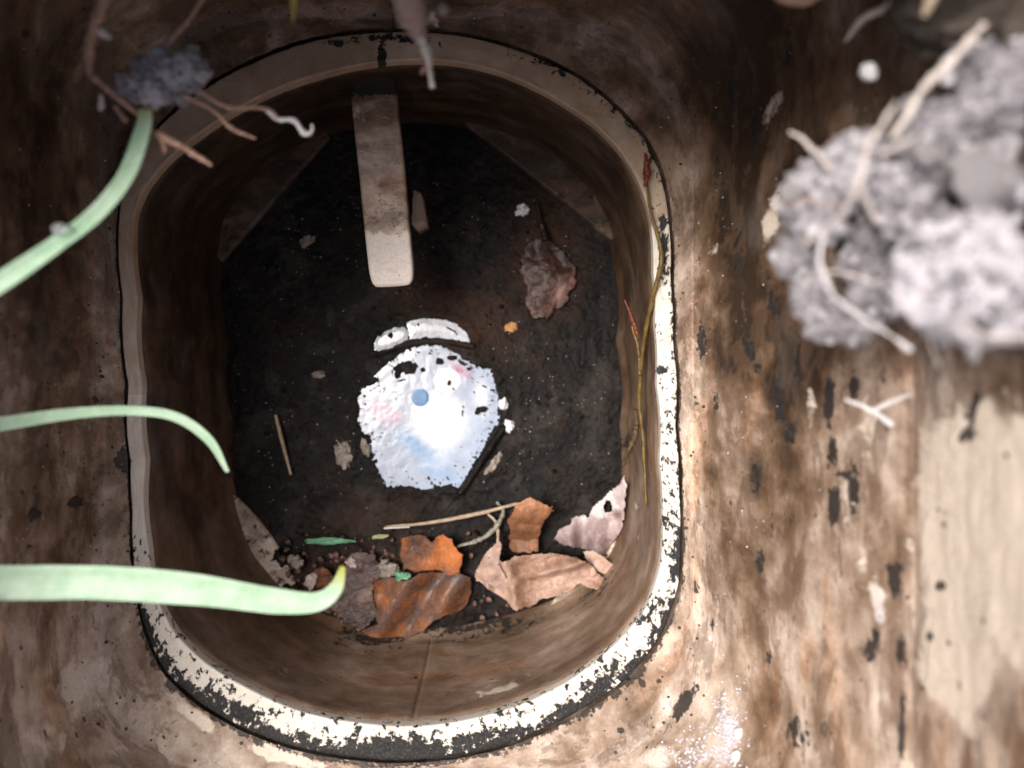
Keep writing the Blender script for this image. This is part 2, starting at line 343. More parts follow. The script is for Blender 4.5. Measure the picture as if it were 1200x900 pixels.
# ---- rim: a proud lip with rounded edges, black groove outside
prof = [(1.0, -.0060), (1.0, -.0006), (.99, .0002), (.97, .0006), (.94, .0007)]+[(t, .0008) for t in np.linspace(.90, .08, 24)]+[(.04, .0008), (.015, .0006), (.004, .0002), (0, -.0008), (-.01, -.0045)]
noise_t = fbm(np.c_[ct*9, sn*9, TH*0], 3, 3)*.0003
rings = []
for t, dz in prof:
    R = Rinn+(Rout-Rinn)*t
    wob = fbm(np.c_[ct*25, sn*25, np.full(NT, t*3)], 4, 5)*.00035
    rings.append(ring(R+(noise_t if t > .9 else 0), ZR+dz+wob*(1 if .1 < t < .95 else 0)))
A = np.array(rings); cz, _ = loft_uv(rings); px, py = pix(cz); tt = np.repeat([p[0] for p in prof], NT); th = np.tile(TH, len(prof)); sth = np.sin(th); cth = np.cos(th)
low = smooth(-.25, -.75, sth)                      # the lower half of the rim is gunked up
dark = .85*smooth(.92, 1.0, tt)+.16*smooth(.1, -.3, sth)*smooth(-.6, -.3, cth)+.18*smooth(.5, .9, cth)*(tt > 0)
dark = np.maximum(dark, low*(.30+.46*smooth(.35, .98, tt))+.30*low*fbm(np.c_[cth*14, sth*14, tt*3], 3, 31))
dark = np.maximum(dark, blob(px, py, [(560, 868, 60, 20, -12, .7), (470, 880, 95, 20, 2, 1.0), (270, 828, 45, 13, 35, .72), (360, 868, 90, 14, 16, .62), (700, 800, 70, 16, -38, .62), (780, 720, 40, 40, 0, .62), (795, 650, 13, 55, 0, .75), (780, 610, 14, 40, 0, .45), (775, 433, 7, 6, 0, 1.0), (782, 500, 10, 60, 0, .42), (778, 290, 9, 60, 0, .66), (447, 68, 6, 28, 0, .95), (460, 45, 60, 7, 0, .72), (395, 50, 12, 7, 0, .8), (148, 540, 7, 9, 0, .9), (772, 390, 12, 18, 0, .35)]))
dark = np.maximum(dark, smooth(.5, .8, tt)*(cth > .3)*.36)
tan = np.where(sth > 0, .45+.25*sth, .25)-.20*smooth(-.4, -.9, cth)*smooth(.7, .2, sth)
tan = tan-.45*smooth(.55, .9, cth)*(sth < .55)-.25*low+blob(px, py, [(150, 280, 60, 90, 0, .12)])
tan = np.clip(tan, 0, 1)-blob(px, py, [(490, 60, 30, 16, 0, .35), (560, 65, 40, 12, 10, .2)])
part('rim', loft_mesh('rim', rings, dict(dark=dark, tan=tan)), M_rim, box)

# ---- inner wall: from the rim down to the mud
rings = []; n = 90; ZB = -.004
for k in range(n):
    t = k/(n-1); z = (ZR-.0035)*(1-t)+ZB*t; u = (ZR-z)/(ZR-.004)
    R = Rinn*(1-u)+Rflr*u
    R = R-.0012*smooth(.0, .08, u)*(1-u)+.0018*np.sin(u*math.pi)*np.clip(-sn, 0, 1)
    R = R-.0030*smooth(.90, 1.03, u)                  # fillet into the floor
    seam = np.exp(-((TH-1.5*math.pi-.045)/.006)**2)*.0006; R = R+seam
    w = fbm(np.c_[ct*6, sn*6, np.full(NT, z*60)], 4, 8)*.0004
    rings.append(ring(R+w+(.0004 if k == 0 else 0), z))
co, uv = loft_uv(rings); px, py = pix(co); u = np.repeat(np.arange(n)/(n-1), NT); th = np.tile(TH, n)
brown = .74+.12*np.cos(th+math.pi)+.26*np.sin(th)+.10*smooth(.5, 1, u)  # mud stain; the darker top has the tube's shade painted in
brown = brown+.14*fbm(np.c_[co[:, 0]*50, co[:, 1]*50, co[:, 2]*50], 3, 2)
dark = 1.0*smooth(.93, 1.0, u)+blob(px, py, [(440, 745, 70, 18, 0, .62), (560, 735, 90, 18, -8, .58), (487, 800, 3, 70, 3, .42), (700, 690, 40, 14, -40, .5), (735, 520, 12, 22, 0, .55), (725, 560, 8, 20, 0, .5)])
pale = blob(px, py, [(590, 808, 38, 7, -14, .62), (360, 790, 60, 18, 20, .42), (620, 780, 50, 16, -20, .42), (250, 745, 30, 20, 40, .36), (760, 330, 10, 50, 0, .4), (745, 600, 10, 60, 0, .35)])
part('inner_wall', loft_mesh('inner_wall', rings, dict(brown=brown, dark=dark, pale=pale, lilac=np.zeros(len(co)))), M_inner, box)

# ---- outer wall: shelf round the rim, then a flaring wall up to the ground
LV = [(0.0, None, ZR+.0002),
      (.10, (-.1565, .0700, -.1500, .1405, .070), ZR+.0006), (.20, (-.160, .0725, -.154, .144, .066), ZR+.0035),
      (.32, (-.1645, .0790, -.158, .147, .060), .108), (.46, (-.1680, .0910, -.160, .149, .052), .130), (.60, (-.1705, .1030, -.162, .150, .046), .160),
      (.66, (-.1715, .1095, -.163, .151, .042), .174), (.685, (-.1735, .1120, -.164, .1525, .041), .1765),
      (.82, (-.1745, .1140, -.166, .154, .039), .215), (1.0, (-.1760, .1165, -.168, .156, .036), .266)]
tk = np.array([l[0] for l in LV]); RR = np.array([Rout+.0008+.0003*fbm(np.c_[ct*30, sn*30, ct*0], 3, 77) if l[1] is None else rrect(*l[1]) for l in LV]); ZZ = np.array([l[2] for l in LV])
for i in range(1, len(RR)): RR[i] = np.maximum(RR[i], RR[i-1]+.0006)
rings = []; n = 330; ts = np.linspace(0, 1, n)
for t in ts:
    i = min(np.searchsorted(tk, t, 'right')-1, len(tk)-2); f = (t-tk[i])/(tk[i+1]-tk[i])
    R = RR[i]*(1-f)+RR[i+1]*f; z = ZZ[i]*(1-f)+ZZ[i+1]*f; rings.append(ring(R, z))
A = np.array(rings); ker = np.hanning(15); ker /= ker.sum()
B = A.copy()
for d in range(3):
    pad = np.concatenate([np.repeat(A[:1, :, d], 7, 0), A[:, :, d], np.repeat(A[-1:, :, d], 7, 0)])
    B[:, :, d] = sum(ker[j]*pad[j:j+n] for j in range(15))
keep = smooth(0.60, .64, ts)*smooth(.74, .70, ts); B = B*(1-keep[:, None, None])+A*keep[:, None, None]
co = B.reshape(-1, 3); tt = np.repeat(ts, NT); th = np.tile(TH, n)
q = np.c_[co[:, 0]*60, co[:, 1]*22, co[:, 2]*60]
d = fbm(q, 5, 4)*.0011*smooth(0, .08, tt)+fbm(co*260, 3, 6)*.00025*smooth(0, .05, tt)
co = co+d[:, None]*np.c_[np.cos(th), np.sin(th), np.full(len(th), .6)]
px, py = pix(co)
brown = .31+.27*smooth(520, 120, py)+.20*smooth(330, 0, px)*smooth(760, 420, py)+.10*fbm(q*.7, 3, 9)  # stain, plus shade painted in as darker brown towards top and left
brown += .34*smooth(805, 860, px)*smooth(1010, 930, px)*smooth(820, 500, py)
brown -= .30*smooth(1050, 1085, px)*smooth(380, 520, py)
brown -= .12*smooth(600, 800, py)*smooth(300, 60, px)
brown += blob(px, py, [(1068, 560, 12, 110, 0, .6), (1092, 770, 22, 34, 0, .45), (915, 470, 22, 80, 0, .50), (868, 340, 20, 110, 0, .46), (885, 610, 18, 90, 0, .40), (845, 420, 12, 60, 0, .3), (960, 430, 14, 60, 0, .25), (835, 560, 10, 70, 0, .22), (930, 700, 18, 60, 0, .22), (900, 830, 24, 40, 0, .3), (1170, 460, 60, 34, 0, .5), (1125, 450, 20, 40, 0, .35), (1180, 850, 30, 60, -20, .5), (1110, 480, 22, 60, 20, .45), (1195, 700, 12, 60, 0, .35), (1075, 640, 10, 60, 0, .3), (250, 870, 50, 22, 25, .12), (60, 560, 50, 60, 0, .12), (50, 300, 60, 120, 0, .15), (860, 60, 60, 80, 0, .2), (1130, 860, 60, 50, -30, .22)])
dark = blob(px, py, [(972, 470, 7, 34, 0, .95), (1000, 450, 7, 26, 0, .85), (976, 530, 7, 26, 0, .8), (978, 590, 9, 24, 0, .95), (1002, 572, 8, 36, 0, .85), (990, 556, 18, 7, 0, .8), (1048, 680, 12, 26, 0, .95), (1018, 760, 10, 20, 0, .8), (1055, 765, 9, 24, 0, .9), (1057, 850, 5, 50, 0, .8), (1026, 745, 8, 12, 0, .7),
    (800, 825, 9, 30, 32, .95), (900, 770, 6, 12, 0, .7), (893, 655, 7, 22, 0, .72), (932, 858, 20, 26, 0, .66), (965, 850, 8, 16, 0, .62), (666, 858, 8, 6, 0, .62), (727, 856, 6, 4, 0, .8), (752, 800, 5, 5, 0, .7), (772, 797, 5, 5, 0, .7), (817, 690, 5, 16, 0, .62), (838, 730, 8, 12, 0, .5),
    (885, 150, 10, 40, 0, .66), (922, 60, 7, 34, 0, .72), (858, 100, 9, 60, 0, .6), (915, 480, 10, 44, -12, .70), (925, 510, 9, 20, 0, .8), (905, 350, 7, 50, -8, .6), (935, 430, 7, 40, 0, .55), (865, 300, 10, 40, 0, .55), (905, 610, 7, 26, 0, .5), (880, 410, 9, 40, -15, .66), (825, 400, 10, 26, 0, .66), (884, 560, 9, 34, 0, .60), (838, 470, 6, 18, 0, .5), (845, 230, 14, 60, 0, .45),
    (40, 603, 9, 9, 0, .95), (87, 588, 10, 9, 0, .95), (30, 40, 7, 6, 0, .8), (98, 686, 6, 6, 0, .7), (113, 468, 6, 5, 0, .7), (35, 640, 6, 6, 0, .5), (25, 575, 6, 6, 0, .6), (1090, 745, 9, 8, 0, .6), (1133, 508, 10, 14, 30, .9), (1143, 470, 6, 30, 12, .9), (1100, 598, 12, 5, 30, .62), (1103, 686, 9, 8, 0, .62), (205, 800, 20, 5, 40, .7)])
ringd = np.hypot(co[:, 0]-CX, co[:, 1]-CY)-np.tile(Rout, n)
dark = np.maximum(dark, .60*smooth(.0024, .0008, ringd)); dark = np.maximum(dark, .62*smooth(.0062, .001, ringd)*smooth(-.2, -.8, np.sin(th)))
dark = np.maximum(dark, blob(px, py, [(148, 540, 13, 13, 0, 1.4), (787, 700, 14, 40, 20, .62)]))
pale = blob(px, py, [(100, 800, 45, 50, 0, .66), (40, 870, 50, 40, 0, .6), (225, 838, 46, 13, 38, .75), (330, 885, 70, 12, 14, .7), (150, 870, 40, 25, 0, .5), (400, 898, 40, 8, 0, .5), (850, 860, 26, 60, 0, .55), (830, 885, 50, 20, 0, .5), (760, 890, 60, 25, 0, .55), (995, 590, 16, 60, 0, .5), (1030, 720, 16, 50, 0, .5), (1020, 500, 26, 60, 0, .5), (905, 250, 14, 60, 10, .6), (835, 300, 20, 60, 0, .4), (945, 330, 12, 20, 0, .6), (950, 460, 10, 50, 0, .5), (905, 130, 16, 60, 22, .52), (1010, 640, 14, 40, 0, .5), (500, 20, 80, 14, 0, .5), (1160, 620, 80, 140, 0, 1.5), (1125, 760, 55, 100, 0, 1.0), (1100, 560, 22, 70, 0, .6), (780, 760, 30, 40, 0, .45)])
lil = blob(px, py, [(850, 850, 70, 70, 0, 1.3), (1030, 730, 14, 40, 0, .7), (110, 800, 50, 40, 0, .3)])
seam = np.exp(-((th-math.pi/2-.01)/.004)**2)*.7+np.exp(-((th-2.5*math.pi-.01)/.004)**2)*.7
dark = np.maximum(dark, seam*smooth(.5, .3, tt))
rings = list(co.reshape(n, NT, 3))
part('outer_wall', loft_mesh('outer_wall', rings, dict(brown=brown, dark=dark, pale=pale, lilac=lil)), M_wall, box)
# outside skin and top edge of the box, buried in the soil
Rt = RR[-1]; rs = [ring(Rt, .266), ring(Rt+.001, .2675), ring(Rt+.004, .2675), ring(Rt+.005, .266), ring(Rt+.006, .20), ring(Rt*.95+.008, .08), ring(Rflr+.012, .08), ring(Rflr+.012, -.03)]
co_, _ = loft_uv(rs); z0 = np.zeros(len(co_))
part('outer_shell', loft_mesh('outer_shell', rs, dict(brown=z0+.4, dark=z0, pale=z0, lilac=z0)), M_wall, box)

# ---- corner ledges: plates between the round opening and the rounded square wall
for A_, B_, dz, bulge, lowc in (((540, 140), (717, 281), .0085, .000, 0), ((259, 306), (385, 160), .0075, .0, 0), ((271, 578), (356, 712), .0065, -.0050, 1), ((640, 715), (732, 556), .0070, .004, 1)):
    na, nr = 90, 16; a = P(*A_, H-dz)[:2]; b = P(*B_, H-dz)[:2]; nm = (a+b)/2-np.array([CX, CY]); nm /= np.linalg.norm(nm); top = []
    for t in np.linspace(0, 1, na):
        x0, y0 = a+(b-a)*t+nm*bulge*math.sin(t*math.pi)
        s = np.linspace(0, 1, 90); X = x0+nm[0]*.06*s; Y = y0+nm[1]*.06*s
        rw = np.interp(np.mod(np.arctan2(Y-CY, X-CX)-math.pi/2, 2*np.pi), TH-math.pi/2, Rflr, period=2*np.pi)
        inside = np.hypot(X-CX, Y-CY) < rw+.0025; k = 89 if inside.all() else max(int(np.argmin(inside)), 1)
        for j in range(nr): top.append((x0+(X[k]-x0)*j/(nr-1), y0+(Y[k]-y0)*j/(nr-1), dz))
    top = np.array(top); top[:, 2] += fbm(top*130, 3, 3)*.0004
    lip = top.reshape(na, nr, 3)[:, 0].copy(); lip[:, 2] = -.004
    g = np.concatenate([lip[:, None], top.reshape(na, nr, 3)], 1); co = g.reshape(-1, 3)
    z0 = np.zeros(len(co)); fl = grid_faces(na, nr+1)
    e1 = co[fl[nr//2, 1]]-co[fl[nr//2, 0]]; e2 = co[fl[nr//2, 3]]-co[fl[nr//2, 0]]
    if np.cross(e1, e2)[2] < 0: fl = fl[:, ::-1]
    me = raw_mesh('corner_ledge', co, fl, dict(brown=z0+(.95 if not lowc else .18), dark=z0+(.2 if not lowc else .33), pale=z0+(.30 if lowc else .1), lilac=z0+.1), uv=co[:, :2]+.3, smoothf=False)  # upper ledges get a darker colour that paints in their shade
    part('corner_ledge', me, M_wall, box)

# ------------------------------------------------------------------ mud at the bottom of the box
DIALZ = (300, 235), (340, 215), (400, 208), (450, 215), (490, 240), (530, 262), (570, 290), (600, 292), (625, 300), (640, 350), (655, 400), (660, 470), (660, 495), (640, 520), (600, 590), (550, 670), (510, 750), (470, 728), (430, 738), (380, 752), (340, 742), (290, 735), (230, 748), (210, 700), (185, 650), (170, 600), (172, 550), (140, 530), (120, 500), (132, 460), (126, 410), (140, 375), (180, 360), (207, 340), (188, 320), (230, 285), (270, 255)
toz = lambda L: [(380+x/3.215, 340+y/3.215) for x, y in L]
DIAL = toz(DIALZ)
BANDA = toz([(188, 200), (200, 172), (225, 158), (270, 140), (303, 138), (320, 160), (314, 185), (280, 205), (240, 224), (190, 226)])
BANDB = toz([(308, 122), (370, 106), (440, 110), (500, 128), (540, 168), (548, 198), (490, 188), (430, 179), (370, 179), (322, 187)])
step_ = .00042
gx = np.arange(-.152, .060, step_); gy = np.arange(-.128, .135, step_)
X, Y = np.meshgrid(gx, gy); X = X.ravel(); Y = Y.ravel()
def pxy(X, Y, z): return X/(H-z)*F+600, 450-Y/(H-z)*F
px, py = pxy(X, Y, .003)
q = np.c_[X, Y, X*0]
big = fbm(q*28, 4, 1); mid = fbm(q*130, 5, 2, .6); fine = fbm(q*700, 4, 3, .6)
Zm = .0040+.0018*big+.0013*mid+.00015*fine+.0008*np.maximum(0, fbm(q*200, 3, 12))
jag = 3.0*fbm(np.c_[px, py, px*0]*.18, 4, 7, .65)
sd = sdf(px, py, DIAL)+jag; band = np.minimum(sdf(px, py, BANDA), sdf(px, py, BANDB))+jag*.35
# ragged lower-left fringe of the dial
fr = blob(px, py, [(440, 545, 30, 45, 0, 1.0)]); sd = sd+fr*7*(fbm(np.c_[px, py, px*0]*.33, 3, 4)+.25)
inner = np.minimum(sd, band)
hole = blob(px, py, toz and [(380+310/3.215, 340+292/3.215, 15, 9, 0, 1.1), (380+275/3.215, 340+318/3.215, 5, 6, 0, .9), (380+435/3.215, 340+268/3.215, 5, 5, 0, 1.1), (380+370/3.215, 340+300/3.215, 3.2, 3.2, 0, 1.1), (380+590/3.215, 340+450/3.215, 9, 4.5, -15, 1.0), (380+575/3.215, 340+462/3.215, 4, 4, 0, .9),
     (380+600/3.215, 340+362/3.215, 3.5, 1.6, 20, 1.0), (380+635/3.215, 340+376/3.215, 4, 1.6, 0, 1.0), (380+470/3.215, 340+348/3.215, 2, 5, 20, .9), (380+485/3.215, 340+372/3.215, 1.6, 3, 0, .9), (380+252/3.215, 340+170/3.215, 4.5, 5, 0, 1.1), (380+470/3.215, 340+145/3.215, 9, 1.8, 30, .9), (380+495/3.215, 340+160/3.215, 5, 1.6, 60, .9), (380+355/3.215, 340+130/3.215, 1.6, 5, 0, .7),
     (380+290/3.215, 340+340/3.215, 9, 1.4, -12, .8), (380+480/3.215, 340+255/3.215, 8, 3.5, 0, .95), (380+520/3.215, 340+275/3.215, 7, 2.6, 30, .85), (380+545/3.215, 340+295/3.215, 4, 4, 0, .7), (380+520/3.215, 340+460/3.215, 1.0, 26, 2, .62), (380+565/3.215, 340+390/3.215, .9, 15, -10, .55), (380+150/3.215, 340+400/3.215, 2, 3, 0, .8), (380+268/3.215, 340+410/3.215, 1.4, 1.6, 0, .9)])
inner = inner+2.2*fbm(np.c_[px, py, px*0]*.6, 3, 41); spk = fbm(np.c_[px, py, px*0]*.42, 4, 43, .6); inner = np.where(sd < 0, np.maximum(inner, (spk-.31+.012*np.minimum(0, sd+3))*30), inner); cov = smooth(-1.2, 1.2, inner); cov = np.maximum(cov, smooth(.40, .56, hole*(1+.5*fbm(np.c_[px, py, px*0]*.3, 3, 47))+jag*.07))
Zm = Zm*cov+(-.0010)*(1-cov)+.0008*cov*smooth(16, 2, inner)
# groove and ridge of the buried lid edge below the bands and right of the dial
def segd(x, y, a, b):
    e = np.array(b, float)-a; t = np.clip(((x-a[0])*e[0]+(y-a[1])*e[1])/(e@e), 0, 1); return np.hypot(x-a[0]-e[0]*t, y-a[1]-e[1]*t)
arc = np.minimum.reduce([segd(px, py, toz([a])[0], toz([b])[0]) for a, b in (((210, 240), (300, 208)), ((300, 208), (400, 190)), ((400, 190), (480, 198)), ((480, 198), (560, 212)))])
Zm += .0012*smooth(4.5, 1.5, arc)
Zm += .0018*smooth(6, 1.5, segd(px, py, (541, 575), (590, 502)))
R = np.hypot((px-497), (py-470)); Zm += .0012*np.exp(-((R-178)/7)**2)*smooth(520, 640, py)        # half-buried round collar
# mud over the low corner ledges
Zc = blob(px, py, [(330, 655, 17, 20, 35, 1), (292, 602, 5, 5, 0, .7), (300, 618, 3, 3, 0, .6), (345, 690, 16, 12, 20, .8), (312, 690, 6, 8, 0, .6), (712, 605, 9, 15, 0, 1), (690, 655, 24, 14, -30, 1)])
Zm += .0050*smooth(.42, .60, Zc*.8+.75*mid+.35*fbm(q*420, 3, 51))
Zm += .004*blob(px, py, [(470, 690, 120, 40, 0, 1.0), (640, 680, 70, 24, 0, .4)])+.0035*blob(px, py, [(700, 640, 30, 30, 0, .6)])
rust = np.clip(blob(px, py, [(640, 300, 40, 60, 0, .5), (500, 350, 60, 30, 0, .25), (440, 610, 60, 30, 0, .25), (560, 380, 60, 40, 0, .3), (430, 690, 70, 40, 0, .55)])+.25*mid, 0, 1)
co = np.c_[X, Y, Zm]
nx, ny = len(gx), len(gy); f = grid_faces(ny, nx)
rr = np.hypot(X-CX, Y-CY); rw = np.interp(np.mod(np.arctan2(Y-CY, X-CX)-math.pi/2, 2*np.pi), TH-math.pi/2, Rflr, period=2*np.pi)
okv = rr < rw+.002; f = f[okv[f].all(1)]
used = np.unique(f); remap = np.zeros(len(co), np.int64); remap[used] = np.arange(len(used))
link('mud', raw_mesh('mud', co[used], remap[f], dict(rust=rust[used])), M_mud, kind='structure')
def mudz(px_, py_):
    w = P(px_, py_, H-.004); i = int(round((w[0]-gx[0])/step_)); j = int(round((w[1]-gy[0])/step_)); return float(Zm[min(max(j, 0), ny-1)*nx+min(max(i, 0), nx-1)])

# ------------------------------------------------------------------ the meter: a white dial half buried in mud
def dial_material():
    g = NG('wet_dial_face', rough=.30); o = g.obj(); n = g.noise(o, 500, 6, .7); n2 = g.noise(o, 120, 5, .6)
    c = g.attr('paint_and_glare', True); c = g.mix(.35, c, g.ramp(n2, [(.35, (.70, .72, .76)), (.6, (1.08, 1.08, 1.08))]), 'MULTIPLY')
    sp = g.step(g.noise(o, 900, 4, .7), .655, .70); kp = g.step(n2, .45, .6)
    c = g.mix(g.math('MULTIPLY', g.math('MULTIPLY', sp, kp), g.attr('grime')), c, (.04, .04, .045))
    g.set(Base_Color=c, Roughness=g.math('MULTIPLY_ADD', n2, .25, .12), Coat_Weight=.7, Coat_Roughness=.16); g.bump(g.math('ADD', n2, g.math('MULTIPLY', n, .15)), .0004, .5)
    return g.m
M_dial = dial_material()
DC = P(503, 480, H-.002)
meter = empty('water_meter', tuple(DC), label='white round meter dial glinting up through the black mud', category='water meter')
nr, na = 150, 300; r = np.linspace(0, 1, nr)*98/F*(H-.002); an = np.linspace(0, 2*np.pi, na, endpoint=False)
X2 = (DC[0]+r[:, None]*np.cos(an)).ravel(); Y2 = (DC[1]+r[:, None]*np.sin(an)*1.12).ravel()
Z2 = .0021+.0006*(1-(np.repeat(r, na)/r[-1])**2)+.00015*fbm(np.c_[X2, Y2, X2*0]*160, 3, 2)
px, py = pxy(X2, Y2, .002); zx, zy = (px-380)*3.215, (py-340)*3.215
nn = fbm(np.c_[px, py, px*0]*.07, 4, 3); nz = fbm(np.c_[px, py, px*0]*.3, 4, 9)
paint_and_glare = np.tile(np.array([.36, .43, .56]), (len(px), 1))*(1+.10*nn+.06*nz)[:, None]
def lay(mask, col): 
    global paint_and_glare
    m = np.clip(mask, 0, 1)[:, None]; paint_and_glare = paint_and_glare*(1-m)+np.array(col)*m
lay(smooth(.25, .9, blob(zx, zy, [(430, 490, 130, 130, 0, 1.0), (590, 400, 50, 110, 0, .6), (430, 640, 60, 60, 0, .6)])), (.86, .90, .96))  # bright glare painted into the middle of the dial colour
pk = smooth(1.2, .7, np.maximum(np.abs(((zx-222)*.75+(zy-460)*.66)/72), np.abs(((zx-222)*-.66+(zy-460)*.75)/38))+.25*nn)
lay(.8*pk, (.56, .36, .47)); lay(.9*blob(zx, zy, [(350, 590, 150, 30, 38, 1.0), (430, 690, 70, 22, 20, .9), (300, 560, 40, 30, 0, .7)])*(1+.5*nn), (.20, .36, .60))
lay(.9*blob(zx, zy, [(510, 300, 40, 20, 30, 1.0), (545, 320, 14, 14, 0, .8)])*(1+nz), (.45, .16, .28)); lay(smooth(1.15, .9, np.hypot((zx-462)/48, (zy-340)/44)), (.90, .89, .87))
lay(.4*blob(zx, zy, [(250, 310, 40, 30, 0, 1)]), (.45, .38, .40)); lay(.35*smooth(.1, .6, nz)*blob(zx, zy, [(210, 640, 90, 120, 0, 1)]), (.30, .28, .32))
grime = blob(zx, zy, [(210, 620, 110, 150, 0, 1.3), (390, 250, 110, 60, 0, .6), (160, 430, 60, 80, 0, .9), (620, 500, 60, 120, 0, .7)])
part('dial', raw_mesh('dial', np.c_[X2, Y2, Z2], grid_faces(nr, na, True), dict(paint_and_glare=paint_and_glare, grime=grime)), M_dial, meter)
def plate(outl, z, mat, parent, name, res=.0004, dome=.0008, attr=None, thick=.0015, jagk=0, hfun=None, seed=0, **k):
    """plate with a given outline (photograph pixels at its depth): height field with edge walls"""
    o = np.array(outl, float); D = H-z; w = np.array([P(a, b, D)[:2] for a, b in o]); lo = w.min(0)-.001; hi = w.max(0)+.001
    xs = np.arange(lo[0], hi[0], res); ys = np.arange(lo[1], hi[1], res); X, Y = np.meshgrid(xs, ys); X = X.ravel(); Y = Y.ravel()
    d = sdf(X, Y, w)
    if jagk: d = d+jagk*fbm(np.c_[X, Y, X*0]*900, 3, seed+1)
    ins = d < 0; f = grid_faces(len(ys), len(xs)); f = f[ins[f].sum(1) >= 3]
    span = max(hi-lo); edge = smooth(0, span*.12, -d); Z = z+dome*edge
    if hfun is not None: Z = Z+hfun(*pxy(X, Y, z), X, Y)
    # pull outer vertices onto the outline
    used = np.unique(f); mp = np.zeros(len(X), np.int64); mp[used] = np.arange(len(used)); f = mp[f]
    top = np.c_[X, Y, Z][used]; bot = top.copy(); bot[:, 2] -= thick; n = len(top)
    e = np.concatenate([f[:, [0, 1]], f[:, [1, 2]], f[:, [2, 3]], f[:, [3, 0]]]); key = np.sort(e, 1); _, inv, cnt = np.unique(key[:, 0]*n+key[:, 1], return_inverse=True, return_counts=True)
    be = e[cnt[inv.ravel()] == 1]; side = np.c_[be[:, 1], be[:, 0], be[:, 0]+n, be[:, 1]+n]
    allf = np.vstack([f, f[:, ::-1]+n, side]); co = np.vstack([top, bot]); A = {}
    if attr is not None:
        pxx, pyy = pxy(co[:, 0], co[:, 1], z)
        for kk, fn in attr.items(): A[kk] = fn(pxx, pyy)
    me = raw_mesh(name, co, allf, A)
    if parent is None: return link(name, me, mat, None, **k)
    return part(name, me, mat, parent, **k)
pa = dict(paint_and_glare=lambda x, y: np.tile(np.array([.62, .65, .70]), (len(x), 1))*(1+.25*fbm(np.c_[x*.35, y*.06, x*0], 3, 2))[:, None], grime=lambda x, y: x*0+1.0)
for bnd in (BANDA, BANDB): plate(bnd, .0042, M_dial, meter, 'hinge_plate', attr=pa, res=.0003, dome=.0003, thick=.003, jagk=.0009)
M_blue = simple('blue_spot', (.07, .19, .42), (.13, .30, .55), 400, .35, bump=.0001)
c0 = toz([(362, 405)])[0]
plate([(c0[0]+10.3*math.cos(a), c0[1]+10.3*math.sin(a)) for a in np.linspace(0, 2*np.pi, 28, endpoint=False)], .0030, M_blue, meter, 'indicator', res=.00022, dome=.0001, thick=.0012)

# ------------------------------------------------------------------ hanging tab (part of the box)
def bar(outl_c, w, th, name, mat, parent, attrs, n=70, corner=.4):
    c = catmull(outl_c, n); T = np.gradient(c, axis=0); T /= np.linalg.norm(T, axis=1)[:, None]
    A = np.cross(T, [0, 0, 1.0]); A /= np.linalg.norm(A, axis=1)[:, None]; B = np.cross(A, T)
    s = np.linspace(0, 1, n); L = np.linalg.norm(np.diff(c, axis=0), axis=1).sum()
    e = np.clip((1-s)*L/(w*corner), 0, 1); taper = 1-corner*.55*(1-np.sqrt(1-(1-e)**2)); wf = np.interp(s, [0, 1], [1.0, 1.0])*w*taper
    prof = []; m = 10
    for (sx, sy, a0) in ((1, 1, 0), (-1, 1, 90), (-1, -1, 180), (1, -1, 270)):
        for a in np.radians(np.linspace(a0, a0+90, m)): prof.append((sx*(1), sy*(1), math.cos(a), math.sin(a)))
    rr_ = th*.22; pts = []
    for i in range(n):
        for sx, sy, ca, sa in prof:
            u = sx*(wf[i]/2-rr_)+rr_*ca; v = sy*(th/2-rr_)+rr_*sa; pts.append(c[i]+A[i]*u+B[i]*v)
    k = len(prof); co = np.array(pts); f = grid_faces(n, k, True)
    cen = co.reshape(n, k, 3); last = [cen[-1]*(1-t)+cen[-1].mean(0)*t+T[-1]*(th*.12*math.sin(t*1.57)) for t in (.3, .7, .999)]
    co = np.vstack([co]+last); f = grid_faces(n+3, k, True)
    px, py = pix(co)
    return part(name, raw_mesh(name, co, f, {kk: fn(px, py) for kk, fn in attrs.items()}, uv=co[:, :2]*1.0+.2), mat, parent)
tabpath = [P(438, 90, H-.068), P(441, 135, H-.070), P(448, 200, H-.069), P(454, 265, H-.064), P(461, 334, H-.058)]
tab_at = dict(brown=lambda x, y: .16+.16*smooth(220, 120, y)+blob(x, y, [(453, 215, 13, 70, -4, .42), (440, 140, 30, 30, 0, .15), (462, 285, 6, 20, 0, .3)])-.5*smooth(265, 290, y), dark=lambda x, y: .9*smooth(118, 106, y)+blob(x, y, [(453, 141, 2.2, 9, -60, 1.0), (462, 308, 7, 1.6, 4, .62), (458, 284, 2, 2, 0, .8), (440, 297, 2, 2, 0, .7)]), pale=lambda x, y: .30+1.1*smooth(262, 296, y)-.5*blob(x, y, [(462, 275, 8, 18, 0, 1)]), lilac=lambda x, y: .4*smooth(262, 292, y))
tab = bar(tabpath, .0187, .0062, 'hanging_tab', M_wall, box, tab_at)
blk = [(484, 222), (494, 226), (500, 262), (488, 268), (482, 262)]
zz = dict(brown=lambda x, y: x*0+.25, dark=lambda x, y: x*0+.2, pale=lambda x, y: x*0+.3, lilac=lambda x, y: x*0)
plate(blk, .020, M_wall, box, 'tab_foot', attr=zz, thick=.018, dome=.001)

